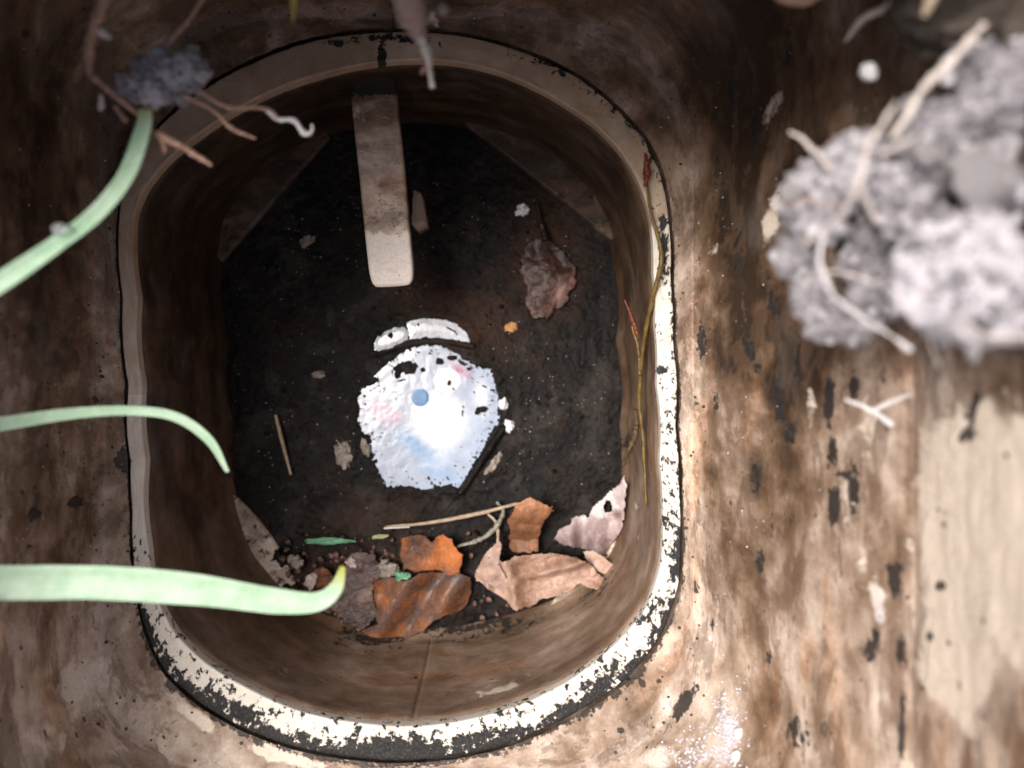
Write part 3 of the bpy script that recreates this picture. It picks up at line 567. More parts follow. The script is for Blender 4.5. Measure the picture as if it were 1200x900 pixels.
# ------------------------------------------------------------------ ground round the box, reaching the horizon
Rh = RR[-1]+.0045; lv = [0, .004, .012, .025, .045, .08, .14, .25, .5, 1.0, 2.5, 6, 15, 40, 100]
pts = []
for d in lv:
    R = (Rh+d) if d < .3 else Rh*.0+np.full(NT, .15+d)
    zz_ = .2655+.006*smooth(0, .03, d)+(fbm(np.c_[ct*(R)*25, sn*R*25, ct*0], 4, 6)*min(.012, d*.25)); pts.append(ring(R, zz_)[::4])
A = np.array(pts); n_, m_ = A.shape[:2]
sub = []
for i in range(n_-1):
    kk = 8 if i < 7 else 2
    for j in range(kk): sub.append(A[i]*(1-j/kk)+A[i+1]*(j/kk))
sub.append(A[-1]); G = np.array(sub); co = G.reshape(-1, 3).copy(); rr = np.hypot(co[:, 0]-CX, co[:, 1]-CY)
co[:, 2] += .004*fbm(co*130, 3, 2)*smooth(.0, .04, rr-.16)
link('ground', raw_mesh('ground', co, grid_faces(len(sub), m_, True)[:, ::-1], dict(tint=fbm(co*40, 2, 1)*.5+.5)), M_soil, kind='structure')
# unseen sod ledge, added to shade the top and upper left of the hole
pl = [(-.36, .36), (.22, .36), (.22, .088), (.10, .083), (.03, .0815), (-.05, .083), (-.098, .0815), (-.120, .074), (-.140, .060), (-.155, .045), (-.20, .03), (-.36, .02)]
xs = np.arange(-.30, .20, .0016); ys = np.arange(-.07, .30, .0016); X, Y = np.meshgrid(xs, ys); X = X.ravel(); Y = Y.ravel()
d = sdf(X, Y, pl)+.0022*fbm(np.c_[X, Y, X*0]*90, 4, 2); f = grid_faces(len(ys), len(xs)); f = f[(d < 0)[f].all(1)]; used = np.unique(f); mp = np.zeros(len(X), np.int64); mp[used] = np.arange(len(used)); f = mp[f]
e_ = smooth(0, .014, -d); q_ = np.c_[X, Y, X*0]; top = np.c_[X, Y, .262+.012*e_+.003*fbm(q_*60, 4, 1)][used]; bot = np.c_[X, Y, .258-.012*e_-.005*np.abs(fbm(q_*70, 4, 8))*e_][used]; n = len(top)
e = np.concatenate([f[:, [0, 1]], f[:, [1, 2]], f[:, [2, 3]], f[:, [3, 0]]]); key = np.sort(e, 1); _, inv, cnt = np.unique(key[:, 0]*n+key[:, 1], return_inverse=True, return_counts=True); be = e[cnt[inv.ravel()] == 1]
link('unseen_shade_ledge', raw_mesh('unseen_shade_ledge', np.vstack([top, bot]), np.vstack([f, f[:, ::-1]+n, np.c_[be[:, 1], be[:, 0], be[:, 0]+n, be[:, 1]+n]]), dict(tint=np.full(2*n, .3))), M_soil, kind='structure')
# short turf round the hole: nobody could count it
def turf():
    V = []; Fc = []; k = 0
    for i in range(5200):
        a = rng.uniform(0, 2*np.pi); d = .022+abs(rng.normal(0, .30)); it = int(((a-math.pi/2) % (2*np.pi))/(2*np.pi)*NT) % NT; R = Rh[it]+d
        b = np.array([CX+R*math.cos(a), CY+R*math.sin(a), .268]); hh = rng.uniform(.02, .055); w = rng.uniform(.0008, .0018)
        l = rng.uniform(0, 2*np.pi); lean = np.array([math.cos(l), math.sin(l), 0])*hh*rng.uniform(.2, .7)
        s = np.array([-math.sin(l), math.cos(l), 0])*w
        if d < .04: lean = np.array([math.cos(a), math.sin(a), 0])*hh*.5
        p1 = b+lean*.35+[0, 0, hh*.6]; p2 = b+lean+[0, 0, hh]
        V += [b-s, b+s, p1+s*.8, p1-s*.8, p2+s*.1, p2-s*.1]; Fc += [(k, k+1, k+2, k+3), (k+3, k+2, k+4, k+5)]; k += 6
    co = np.array(V); u = np.zeros(len(co)); return raw_mesh('grass', co, np.array(Fc), dict(across=u, along=u, yellow=u+.25))
g_turf = simple('turf_green', (.05, .10, .03), (.12, .19, .06), 60, .6)
link('grass', turf(), g_turf, kind='stuff')

# ------------------------------------------------------------------ lumps of soil
def lump_mesh(name, seed, sub=2):
    import bmesh
    bm = bmesh.new(); bmesh.ops.create_icosphere(bm, subdivisions=sub+1, radius=1.0)
    co = np.array([v.co[:] for v in bm.verts]); f = np.array([[v.index for v in fc.verts] for fc in bm.faces]); bm.free()
    co = co*(1+.55*fbm(co*1.3+seed*3.1, 3, seed)[:, None]+.22*fbm(co*3.4+seed, 3, seed+4, .6)[:, None]); co = co*np.array([1, .85, .75])
    return co, f
LUMPS = [lump_mesh('lump', s) for s in range(8)]
def rotm(r):
    q = r.normal(size=4); q /= np.linalg.norm(q); a, b, c, d = q
    return np.array([[1-2*(c*c+d*d), 2*(b*c-a*d), 2*(b*d+a*c)], [2*(b*c+a*d), 1-2*(b*b+d*d), 2*(c*d-a*b)], [2*(b*d-a*c), 2*(c*d+a*b), 1-2*(b*b+c*c)]])
def join_lumps(items, base, sub=True):
    V = []; Fc = []; T = []; k = 0
    for p, s, t in items:
        co, f = LUMPS[rng.integers(8)]; c = co@rotm(rng).T*s+np.array(p)-base; V.append(c); Fc.append(f+k); k += len(c); T.append(np.full(len(c), t))
    return np.vstack(V), np.vstack(Fc), np.concatenate(T)
def core(name, center, rad, base, seed, mat, parent, amp=.35, tint=.1, res=5):
    import bmesh
    bm = bmesh.new(); bmesh.ops.create_icosphere(bm, subdivisions=res, radius=1.0); co = np.array([v.co[:] for v in bm.verts]); f = np.array([[v.index for v in fc.verts] for fc in bm.faces]); bm.free()
    co = co*(1+amp*fbm(co*1.8, 4, seed)[:, None]+amp*.55*fbm(co*5, 4, seed+1, .65)[:, None]); co = co*np.array(rad)+np.array(center)-base
    return link(name, raw_mesh(name, co, f, dict(tint=np.full(len(co), tint))), mat, parent)
SH = [raw_mesh('soil_lump', co, f, dict(tint=np.full(len(co), .55+.06*i))) for i, (co, f) in enumerate(LUMPS)]
M_stone = soil_material('grey_stone', (.50, .47, .48), (.74, .71, .72), 160)
def clod(name, label, base, cores, nbig, nsmall, rb, rs_, xlim=None):
    t = empty(name, tuple(base), label=label, category='soil clod'); base = np.array(base); pts = []; low_ = 0
    for c in cores:
        o = core('soil_core', c[0], c[1], base, c[2], M_clod, t, tint=c[3] if len(c) > 3 else .1, amp=.36)
        n = len(o.data.vertices); v = np.zeros(n*3, np.float32); o.data.vertices.foreach_get('co', v); v = v.reshape(-1, 3)+base; nn = np.zeros(n*3, np.float32); o.data.vertices.foreach_get('normal', nn); nn = nn.reshape(-1, 3)
        k = (nn[:, 2] > -.15); pts.append(np.c_[v[k], nn[k], np.full(k.sum(), max(c[1][:2])**2/k.sum())])
    pts = np.vstack(pts); w = pts[:, 6]/pts[:, 6].sum()
    ctr = []
    for i in rng.choice(len(pts), nbig, p=w):
        s_ = rng.uniform(*rb); o = link('soil_lump', random.choice(SH), M_clod, t); o.location = tuple(pts[i, :3]+pts[i, 3:6]*s_*.25-base); o.scale = (s_, s_*rng.uniform(.75, 1.1), s_*rng.uniform(.7, 1)); o.rotation_euler = (random.random()*6, random.random()*6, random.random()*6)
    small = [(pts[i, :3]+pts[i, 3:6]*.0002, rng.uniform(*rs_)*(1 if rng.uniform() < .8 else 1.7), rng.uniform()) for i in rng.choice(len(pts), nsmall, p=w)]
    co, f, T = join_lumps(small, base); link('soil_crumbs', raw_mesh('soil_crumbs', co, f, dict(tint=T)), M_clod, t, kind='stuff')
    return t
base = P(1260, 230, .150)
big_clod = clod('soil_clod', 'large crumbly grey soil clod bristling with roots at the upper right', base,
    [(P(1135, 325, .156), (.0125, .0130, .009), 3, .9), (P(1110, 165, .168), (.011, .0085, .007), 5, .3), (P(1190, 110, .160), (.010, .010, .008), 6, .3), (P(955, 240, .178), (.0075, .0085, .005), 7, .5), (P(1010, 195, .174), (.008, .0075, .005), 11, .5), (P(1060, 225, .172), (.008, .009, .005), 12, .5), (P(990, 375, .184), (.0090, .0045, .004), 13, .3), (P(948, 345, .186), (.0040, .0065, .004), 15, .4), (P(1030, 345, .180), (.0065, .0055, .004), 16, .3), (P(1190, 215, .162), (.010, .009, .010), 9, .5), (P(1280, 260, .165), (.016, .030, .018), 19, .1), (P(1035, 265, .181), (.0060, .0050, .004), 41, .2), (P(1150, 70, .172), (.008, .006, .005), 42, .3), (P(1075, 345, .176), (.0065, .0055, .004), 43, .3), (P(1010, 310, .183), (.0050, .0050, .003), 44, .1), (P(930, 300, .184), (.004, .005, .003), 45, .3)],
    240, 2400, (.0008, .0024), (.0003, .0011))
for c_, r_, sd_ in ((P(1075, 265, .186), (.019, .017, .005), 17), (P(1130, 180, .184), (.016, .016, .005), 27)):
    core('gap_shade_core', c_, r_, base, sd_, M_soil, big_clod, amp=.4)  # dark bodies behind the crumbs, painting shade into the clod's gaps
for px_, py_, D_, s_ in ((1150, 208, .152, .0058), (925, 225, .172, .0022), (1088, 180, .160, .0026)):
    o = link('stone', SH[3].copy(), None, big_clod); o.data.materials.clear(); o.data.materials.append(M_stone); o.location = tuple(P(px_, py_, D_)-base); o.scale = (s_, s_*.95, s_*.8)
def root(name, pts, r, mat, parent=None, n=60, wob=.35, seed=1, k=8, **kw):
    c = np.array([P(*p) for p in pts])
    co, f = tube(c, r, n, k, wob, seed); me = raw_mesh(name, co, f)
    return link(name, me, mat, None, **kw) if parent is None else part(name, me, mat, parent, **kw)
for i, (pts, r, m) in enumerate([
    ([(1050, 120, .150), (1020, 170, .152), (1005, 215, .153), (985, 250, .158), (940, 288, .165)], [.0006, .0009, .0008, .0006, .0005], M_rootpale),
    ([(940, 330, .172), (980, 318, .168), (1030, 330, .165), (1068, 300, .160)], [.0003, .0004, .0003, .0002], M_rootpale),
    ([(900, 250, .172), (935, 235, .168), (985, 240, .165)], [.0002, .0003, .0002], M_root),
    ([(1100, 430, .160), (1085, 380, .158), (1100, 340, .150)], [.0002, .0003, .0003], M_rootpale),
    ([(1003, 215, .152), (1020, 245, .156), (1030, 262, .158)], [.0008, .0007, .0005], M_rootpale),
    ([(965, 270, .162), (962, 310, .163), (975, 345, .165), (1010, 372, .166), (1060, 403, .164)], [.0004, .0007, .0008, .0005, .0004], M_rootwhite),
    ([(1050, 396, .1645), (1062, 405, .164), (1068, 408, .164)], [.0005, .0011, .0007], M_rootwhite),
    ([(1030, 180, .150), (1050, 172, .149), (1075, 158, .149)], [.0007, .0008, .0004], M_rootpale),
    ([(925, 155, .178), (945, 168, .175), (975, 200, .168)], [.0004, .0007, .0006], M_rootpale),
    ([(1045, 160, .155), (1085, 105, .155), (1115, 75, .155), (1150, 30, .156)], [.0007, .0012, .0014, .0010], M_rootpale),
    ([(1120, 370, .150), (1150, 392, .150), (1210, 396, .150)], [.0004, .0005, .0004], M_rootpale)]):
    root('root', pts, [x*.68 for x in r], m, big_clod, seed=i+1, wob=.6)
# dark soil bank behind the clod, top right corner
bank = empty('soil_bank', tuple(P(1230, 20, .150)), label='dark mossy soil bank in the extreme top right corner', category='soil')
core('soil_core', P(1215, 10, .175), (.028, .014, .014), np.array(bank.location), 21, M_soil, bank, amp=.4)
core('soil_core', P(1130, 5, .178), (.014, .010, .010), np.array(bank.location), 23, M_soil, bank, amp=.4)
core('soil_core', P(1300, 150, .160), (.020, .040, .020), np.array(bank.location), 25, M_soil, bank, amp=.4)
root('root', [(1082, 20, .160), (1092, -2, .158), (1100, -40, .155)], [.0006, .0012, .0012], M_straw, bank, seed=31)
root('root', [(990, 50, .200), (1010, 25, .195), (1040, 8, .190), (1080, -20, .18)], [.0004, .0009, .0010, .0010], M_rootpale, bank, seed=32)
# small clod at the top left hanging on roots
sc_ = clod('soil_clod', 'small grey soil crumb cluster hanging above the green stem at the upper left', P(188, 92, .228),
    [(P(160, 104, .229), (.0052, .0042, .004), 31, .5), (P(190, 92, .228), (.0062, .0058, .0045), 33, .6), (P(220, 84, .228), (.0055, .0048, .004), 35, .7), (P(180, 110, .226), (.0045, .0035, .004), 36, .7)], 26, 260, (.0014, .0030), (.0003, .0009))
for i, (pts, r, m) in enumerate([
    ([(215, 112, .226), (250, 130, .228), (275, 152, .230), (300, 163, .232)], [.0007, .0006, .0007, .0004], M_root),
    ([(232, 105, .226), (265, 125, .228), (312, 128, .232), (325, 138, .233)], [.0005, .0006, .0006, .0006], M_root),
    ([(312, 128, .232), (325, 140, .233), (345, 142, .234), (355, 156, .234), (364, 156, .234), (366, 146, .234)], [.0005, .0007, .0008, .0009, .0006, .0004], M_rootwhite),
    ([(178, 155, .223), (195, 162, .223), (225, 180, .223), (249, 195, .223)], [.0010, .0011, .0009, .0006], M_root),
    ([(190, 160, .223), (194, 174, .223), (193, 180, .223)], [.0008, .0009, .0004], M_root),
    ([(112, 92, .222), (130, 108, .223), (155, 128, .224), (165, 138, .224)], [.0009, .0009, .0007, .0004], M_root),
    ([(126, -10, .20), (108, 40, .215), (104, 75, .222), (108, 92, .223)], [.0016, .0015, .0013, .0009], M_root),
    ([(118, 112, .224), (119, 124, .224), (117, 130, .224)], [.0005, .0009, .0005], M_rootpale),
    ([(135, 125, .224), (148, 142, .224)], [.0006, .0007], M_root),
    ([(108, 30, .214), (122, 40, .214), (130, 44, .214)], [.0013, .0012, .0005], M_rootpale),
    ([(190, 60, .228), (230, 10, .22), (260, -60, .20), (280, -190, .16)], [.0007, .0006, .0006, .0008], M_root)]):
    root('root', pts, r, m, sc_, seed=i+11)

# ------------------------------------------------------------------ grass blades reaching in from the left
def blade(pts, w, label, yl=0, twist=0, fold=.25, ybase=0):
    c = [P(*p) for p in pts]; co, f, at = ribbon(c, w, n=90, k=11, fold=fold, twist=twist)
    at['yellow'] = np.clip(smooth(1-yl-.02, 1.0, at['along'])*(1 if yl else 0)+ybase*smooth(.14, .0, at['along']), 0, 1)
    b = c[0]; return tagged('green_shoot', co, f, at, M_blade, b, label, 'grass', 'grass blades reaching into the box')
def tagged(name, co, f, at, mat, base, label, cat, group=None):
    o = link(name, raw_mesh(name, co-np.array(base), f, at), mat, None, label=label, category=cat); o.location = tuple(base)
    if group: o['group'] = group
    return o
blade([(172, 128, .222), (168, 155, .220), (150, 205, .215), (115, 250, .210), (70, 285, .205), (0, 333, .198), (-80, 380, .19)], [.0036, .0044, .0047, .0045, .0044, .0052, .0052], 'pale green curved stem with a water drop, growing from the small soil cluster', ybase=.6, fold=.35)
blade([(-90, 510, .232), (0, 497, .236), (80, 485, .240), (150, 481, .244), (205, 488, .247), (245, 515, .250), (267, 553, .252)], [.0046, .0042, .0034, .0028, .0029, .0029, .0012], 'thin green blade crossing the left rim and curling down at its tip', fold=.3)
blade([(-160, 680, .225), (0, 682, .230), (120, 682, .234), (230, 690, .238), (320, 703, .242), (370, 705, .244), (393, 690, .245), (402, 664, .246)], [.0102, .0101, .0099, .0094, .0080, .0060, .0044, .0016], 'broadest pale green blade with a bent yellow tip, lowest of the three', yl=.16, fold=.22)
def icos(center, r, sub=3, noisea=0, seed=0, scale=(1, 1, 1)):
    import bmesh
    bm = bmesh.new(); bmesh.ops.create_icosphere(bm, subdivisions=sub, radius=1.0); co = np.array([v.co[:] for v in bm.verts]); f = np.array([[v.index for v in fc.verts] for fc in bm.faces]); bm.free()
    if noisea: co = co*(1+noisea*fbm(co*1.7+seed*2.2, 3, seed)[:, None]+noisea*.55*fbm(co*5+seed, 3, seed+2, .6)[:, None])
    return co*np.array(scale)*r+np.array(center), f
g = NG('water', rough=.02); g.set(Base_Color=(.95, .97, 1.0), Transmission_Weight=.85, IOR=1.33); M_water = g.m
pc = P(70, 269, .2045); co, f = icos(pc, .0019, scale=(1.1, .9, .8)); tagged('water_drop', co, f, {}, M_water, pc, 'clear water drop sitting on the upper curved green stem', 'water drop')

# ------------------------------------------------------------------ leaves on the mud
def leaf_sheet(outl, z, hf, res=.00042, jagk=.0006, seed=0, tone=None, crump=1.0, holes=()):
    o = np.array(outl, float); D = H-z; w = np.array([P(a, b, D)[:2] for a, b in o]); lo = w.min(0)-.001; hi = w.max(0)+.001
    xs = np.arange(lo[0], hi[0], res); ys = np.arange(lo[1], hi[1], res); X, Y = np.meshgrid(xs, ys); X = X.ravel(); Y = Y.ravel()
    d = sdf(X, Y, w)+jagk*fbm(np.c_[X, Y, X*0]*350, 3, seed+1); f = grid_faces(len(ys), len(xs)); f = f[(d < 0)[f].sum(1) >= 4]
    for hx, hy in holes:
        hw = P(hx, hy, D); d = np.maximum(d, .0022-np.hypot((X-hw[0])*1.3, (Y-hw[1])*.8)+.0022*fbm(np.c_[X, Y, X*0]*420, 3, 9))
    f = grid_faces(len(ys), len(xs)); f = f[(d < 0)[f].sum(1) >= 4]
    px, py = pxy(X, Y, z); Z = z+hf(px, py)+crump*(.0009*fbm(np.c_[X, Y, X*0]*170, 4, seed, .6)+.0036*np.abs(fbm(np.c_[X, Y, X*0]*75, 3, seed+3)))
    t = tone(px, py) if tone else px*0+.5
    used = np.unique(f); mp = np.zeros(len(X), np.int64); mp[used] = np.arange(len(used)); return np.c_[X, Y, Z][used], mp[f], t[used]
def leaf(label, sheets, mat, thick=.0004, stalk=None, mat2=None, name='dead_leaf'):
    V, Fc, T = [], [], []; k = 0
    for s in sheets:
        co, f, t = leaf_sheet(*s[0], **s[1]); V.append(co); Fc.append(f+k); T.append(t); k += len(co)
    co = np.vstack(V); base = co.mean(0); base[2] = co[:, 2].min()
    o = tagged(name, co, np.vstack(Fc), dict(tone=np.concatenate(T)), mat, base, label, 'leaf', 'dead leaves on the mud')
    md = o.modifiers.new('thickness', 'SOLIDIFY'); md.thickness = thick; md.offset = 0
    if stalk:
        co, f = tube([P(*p) for p in stalk[0]], stalk[1], 30, 8, .2); part('stalk', raw_mesh('stalk', co, f), mat2 or M_straw, o)
    return o
TANL = leaf_material('tan_pink_leaf', [(0, (.16, .085, .05)), (.35, (.26, .145, .095)), (.6, (.40, .255, .190)), (.85, (.50, .345, .285)), (1, (.58, .47, .43))], vein=(.62, .42, .33))
ORL = leaf_material('orange_brown_leaf', [(0, (.07, .03, .018)), (.5, (.22, .095, .045)), (.8, (.38, .17, .08)), (1, (.50, .28, .15))])
WETL = leaf_material('wet_rust_leaf', [(0, (.016, .007, .004)), (.35, (.060, .020, .007)), (.6, (.17, .050, .009)), (1, (.50, .14, .018))], vein=(.24, .08, .02), rough=.55, coat=.12)
REDL = leaf_material('dull_red_leaf', [(0, (.015, .008, .007)), (.5, (.065, .029, .022)), (1, (.27, .14, .115))], vein=(.2, .1, .07), rough=.35)
GREYL = leaf_material('grey_mauve_leaf', [(0, (.05, .035, .035)), (.4, (.22, .155, .15)), (.75, (.42, .33, .33)), (1, (.66, .60, .60))], vein=(.3, .22, .2))
tz = lambda L: [(520+x/4.7375, 540+y/4.7375) for x, y in L]
body = tz([(175, 610), (215, 530), (270, 490), (300, 500), (320, 530), (345, 515), (370, 515), (400, 495), (470, 490), (530, 480), (590, 480), (660, 490), (720, 495), (780, 520), (830, 570), (860, 610), (890, 640), (930, 660), (950, 665), (890, 685), (830, 680), (750, 665), (700, 700), (640, 710), (590, 725), (540, 745), (470, 775), (400, 775), (340, 750), (280, 705), (220, 665), (185, 640)])
def hb(x, y):
    r = .006+.010*smooth(700, 600, y)*smooth(560, 620, x)*smooth(730, 660, x)
    # edge at the lower side curls up; folds
    r += .007*np.exp(-((x-(592+(y-650)*.25))/9)**2)+.006*np.exp(-((y-(662+(x-640)*-.30))/7)**2)*smooth(600, 640, x)+.005*smooth(690, 706, y+(x-610)*.22)
    r += .004*np.exp(-((x-572)/6)**2)
    return r
tail = tz([(770, 500), (830, 490), (880, 520), (930, 555), (965, 590), (960, 605), (915, 600), (930, 640), (880, 620), (830, 590), (790, 550)])
pink = tz([(175, 610), (225, 520), (275, 470), (298, 440), (318, 450), (322, 490), (310, 560), (350, 640), (430, 740), (420, 778), (360, 760), (280, 705), (200, 655)])
leaf('crumpled tan and pink curled leaf lying against the lower wall', [
    ((body, .0075, hb), dict(seed=2, jagk=.0010, crump=1.5, tone=lambda x, y: .55+.18*smooth(620, 575, x)+.22*blob(x, y, [(655, 672, 26, 12, 10, 1)])-.22*blob(x, y, [(615, 660, 14, 40, 0, 1), (650, 640, 50, 6, 12, .9)]))),
    ((tail, .011, lambda x, y: .004*smooth(680, 720, x)), dict(seed=4, tone=lambda x, y: x*0+.75)),
    ((pink, .0195, lambda x, y: -.004*smooth(575, 560, x)+.003*np.sin((y-600)/9)), dict(seed=7, crump=1.3, tone=lambda x, y: x*0+.78))], TANL, stalk=([(582, 645, H-.014), (584, 628, H-.012), (581, 612, H-.009), (570, 600, H-.007)], [.0006, .0008, .0008, .0005]))
curl = tz([(370, 280), (400, 215), (440, 190), (500, 180), (540, 205), (600, 235), (612, 260), (590, 285), (560, 320), (540, 370), (525, 430), (520, 500), (440, 510), (375, 500), (360, 440), (365, 380), (352, 310)])
leaf('orange brown curled leaf piece standing above the crumpled pink one', [((curl, .014, lambda x, y: .012*smooth(640, 590, y)-.004*((x-617)/26)**2), dict(seed=11, crump=1.4, jagk=.0016, tone=lambda x, y: .50+.25*smooth(610, 585, y)-.2*blob(x, y, [(612, 625, 20, 12, 0, 1)])))], ORL)
mauve = tz([(610, 440), (640, 370), (690, 345), (740, 300), (800, 310), (820, 250), (870, 200), (930, 140), (985, 82), (1000, 110), (992, 200), (995, 300), (975, 400), (935, 470), (890, 525), (840, 530), (790, 500), (700, 470), (640, 470)])
leaf('grey mauve tattered leaf leaning its pale tip on the right wall', [((mauve, .0100, lambda x, y: .010*smooth(640, 560, y)*smooth(690, 725, x)+.002*np.sin(x/5)), dict(seed=15, crump=.6, jagk=.0012, holes=tz([(900, 250)]), tone=lambda x, y: .30+.62*smooth(645, 600, y)-.4*blob(x, y, [(722, 601, 6, 5, 0, 1), (700, 612, 6, 8, 0, .7)])))], GREYL)
tw = lambda L: [(330+x/5, 600+y/5) for x, y in L]
wetA = tw([(700, 150), (760, 135), (850, 130), (880, 180), (900, 140), (950, 120), (1000, 150), (1025, 200), (1065, 240), (1060, 300), (1040, 350), (990, 370), (930, 340), (860, 345), (780, 350), (710, 320), (690, 240)])
wetB = tw([(540, 400), (640, 380), (720, 400), (820, 350), (900, 350), (1050, 350), (1110, 380), (1115, 470), (1090, 540), (1050, 590), (960, 610), (890, 640), (840, 690), (740, 740), (600, 770), (480, 745), (470, 690), (560, 650), (520, 560), (530, 470)])
leaf('wet rust orange leaf flat on the mud, its upper lobe brightest', [
    ((wetB, .0105, lambda x, y: .0012*np.sin(x/9+y/14)), dict(seed=21, crump=.12, jagk=.0008, tone=lambda x, y: .36+.26*blob(x, y, [(455, 700, 34, 22, 0, 1), (470, 740, 40, 10, -15, 1)]))),
    ((wetA, .0125, lambda x, y: .003*smooth(500, 530, x)), dict(seed=22, crump=.3, jagk=.0008, tone=lambda x, y: .46+.62*blob(x, y, [(530, 648, 20, 26, 0, 1.0), (505, 658, 16, 10, 0, .6)])))], WETL, thick=.0005)
wetC = tw([(300, 500), (370, 350), (380, 270), (440, 240), (540, 230), (570, 300), (600, 380), (550, 420), (540, 500), (560, 600), (500, 680), (440, 700), (380, 660), (330, 620), (290, 570)])
leaf('dark reddish rotten leaf scraps left of the wet orange leaf', [((wetC, .0105, lambda x, y: x*0), dict(seed=25, crump=.4, jagk=.0022, tone=lambda x, y: .35+.5*blob(x, y, [(432, 690, 10, 16, 20, .7), (392, 708, 6, 10, 0, .8), (415, 650, 8, 14, 0, .6)])))], REDL)
smallbrown = tw([(190, 400), (200, 340), (240, 310), (280, 330), (330, 380), (340, 430), (260, 450), (200, 440)])
leaf('small orange brown leaf scrap beside the yellow blade tip', [((smallbrown, .009, lambda x, y: x*0), dict(seed=27, jagk=.0012, tone=lambda x, y: x*0+.5))], WETL)
tt_ = lambda L: [(560+x/3.335, 130+y/3.335) for x, y in L]
red = tt_([(165, 570), (200, 520), (240, 500), (300, 520), (345, 560), (385, 610), (380, 690), (330, 760), (280, 810), (220, 815), (185, 760), (190, 680), (165, 620)])
leaf('dull red brown leaf lying alone on the upper right mud', [((red, .0055, lambda x, y: .002*np.exp(-((x-635)/14)**2)), dict(seed=31, jagk=.0022, tone=lambda x, y: .50-.35*smooth(330, 290, y)+.5*blob(x, y, [(656, 346, 5, 9, 20, 1.0), (622, 365, 9, 6, 0, .6)])))], REDL, stalk=([(640, 282, H-.010), (634, 262, H-.009), (630, 240, H-.008)], [.0022, .0013, .0006]), mat2=REDL)

# ------------------------------------------------------------------ straws, stems, scraps
def stick(name, pts, r, mat, label, cat, group=None, **k):
    c = [P(*p) for p in pts]; co, f = tube(c, r, k.get('n', 60), 8, k.get('wob', .25), k.get('seed', 1)); return tagged(name, co, f, {}, mat, c[0], label, cat, group)
stick('straw', [(323, 486, H-.0075), (330, 515, H-.0072), (341, 556, H-.0065)], [.0008, .0010, .0006], M_straw, 'dry tan straw lying alone on the left of the mud', 'straw', wob=.1)
stick('straw', [(452, 617, H-.0105), (500, 613, H-.0115), (560, 602, H-.0105), (606, 590, H-.010)], [.0005, .0009, .0011, .0007], M_straw, 'long brown straw between the dial and the wet orange leaf', 'straw', wob=.12)
stick('straw', [(450, 619, H-.0120), (480, 617.5, H-.0125)], [.0005, .0004], M_rootwhite, 'short whitish straw end above the wet orange leaf', 'straw', wob=.1)
stick('twig', [(536, 640, H-.010), (560, 634, H-.011), (578, 620, H-.011), (590, 600, H-.010), (582, 588, H-.009)], [.0008, .0013, .0013, .0010, .0006], simple('grey_twig', (.16, .15, .11), (.42, .40, .33), 500, .5, third=(.06, .05, .04)), 'grey lichen spotted twig touching the curled pink leaf', 'twig', wob=.5)
stem = empty('dry_stem', tuple(P(757, 592, .34)), label='long yellow brown stem running down the right inner wall', category='plant stem')
root('stalk', [(757, 190, .307), (759, 225, .306), (764, 255, .305), (773, 285, .304), (774, 310, .304), (766, 345, .308), (757, 385, .316), (752, 420, .322), (749, 470, .328), (754, 520, .330), (757, 592, .332)], [.0003, .0005, .0007, .0009, .0009, .0009, .0009, .0009, .0009, .0008, .0005], M_stem, stem, n=160, wob=.18)
root('shoot', [(757, 180, .306), (758, 200, .305), (757, 218, .305)], [.0006, .0016, .0006], M_red, stem)
root('shoot', [(732, 352, .325), (739, 368, .324), (745, 385, .323), (748, 398, .323)], [.0004, .0007, .0012, .0006], M_red, stem)
root('side_stalk', [(744, 480, .330), (746, 505, .333), (738, 525, .335), (730, 545, .34)], [.0010, .0014, .0012, .0006], simple('rotten_stem', (.05, .03, .015), (.12, .08, .04)), stem)
root('side_stalk', [(741, 382, .322), (748, 410, .322), (750, 440, .324)], [.0005, .0008, .0007], M_stem, stem)
# hanging roots at the top
hr = empty('hanging_root', tuple(P(470, -60, .20)), label='blurred pinkish root hanging over the top of the rim', category='root')
root('root', [(465, -60, .20), (475, 0, .212), (482, 30, .220), (490, 52, .224)], [.0050, .0046, .0036, .0018], simple('pink_root', (.34, .24, .20), (.46, .34, .29), 300, .6), hr, seed=3, k=14)
root('root_tip', [(482, 25, .220), (494, 48, .222), (500, 66, .223), (503, 82, .224), (507, 103, .225)], [.0008, .0016, .0013, .0009, .0008], M_rootpale, hr, seed=4)
root('root_tip', [(500, 78, .2235), (493, 86, .2245)], [.0008, .0006], M_root, hr, seed=5)
stick('grass_tip', [(346, -40, .20), (345, -5, .205), (343, 26, .21)], [.0014, .0013, .0003], simple('yellow_tip', (.30, .22, .05), (.46, .36, .10)), 'yellowish blurred grass tip poking in at the top left', 'grass tip')
co, f = icos(P(937, -16, .20), .0075, noisea=.12, seed=3, scale=(1, .62, .6)); tagged('pebble', co, f, {}, simple('tan_pebble', (.52, .34, .24), (.66, .47, .36), 150, .5), P(937, -16, .20), 'smooth tan pebble cut off by the top edge of view', 'pebble')
co, f = icos(P(1018, 84, .19), .0021, noisea=.25, seed=6); tagged('grit_grain', co, f, {}, M_white, P(1018, 84, .19), 'blurred white grain above the large soil clod', 'grain')
co, f = icos(P(519, 10, .215), .0016, noisea=.25, seed=8); tagged('soil_speck', co, f, {}, M_pale, P(519, 10, .215), 'pale speck beside the pink root at the top', 'grain')
stick('fine_root', [(990, 468, .205), (1015, 478, .205), (1045, 497, .205)], [.0004, .0006, .0008], M_rootwhite, 'white fine root stuck across the black streaks on the right wall', 'root')
stick('fine_root', [(1020, 482, .206), (1040, 473, .206), (1065, 462, .206)], [.0005, .0007, .0004], M_rootwhite, 'shorter white root forking upward on the right wall', 'root')
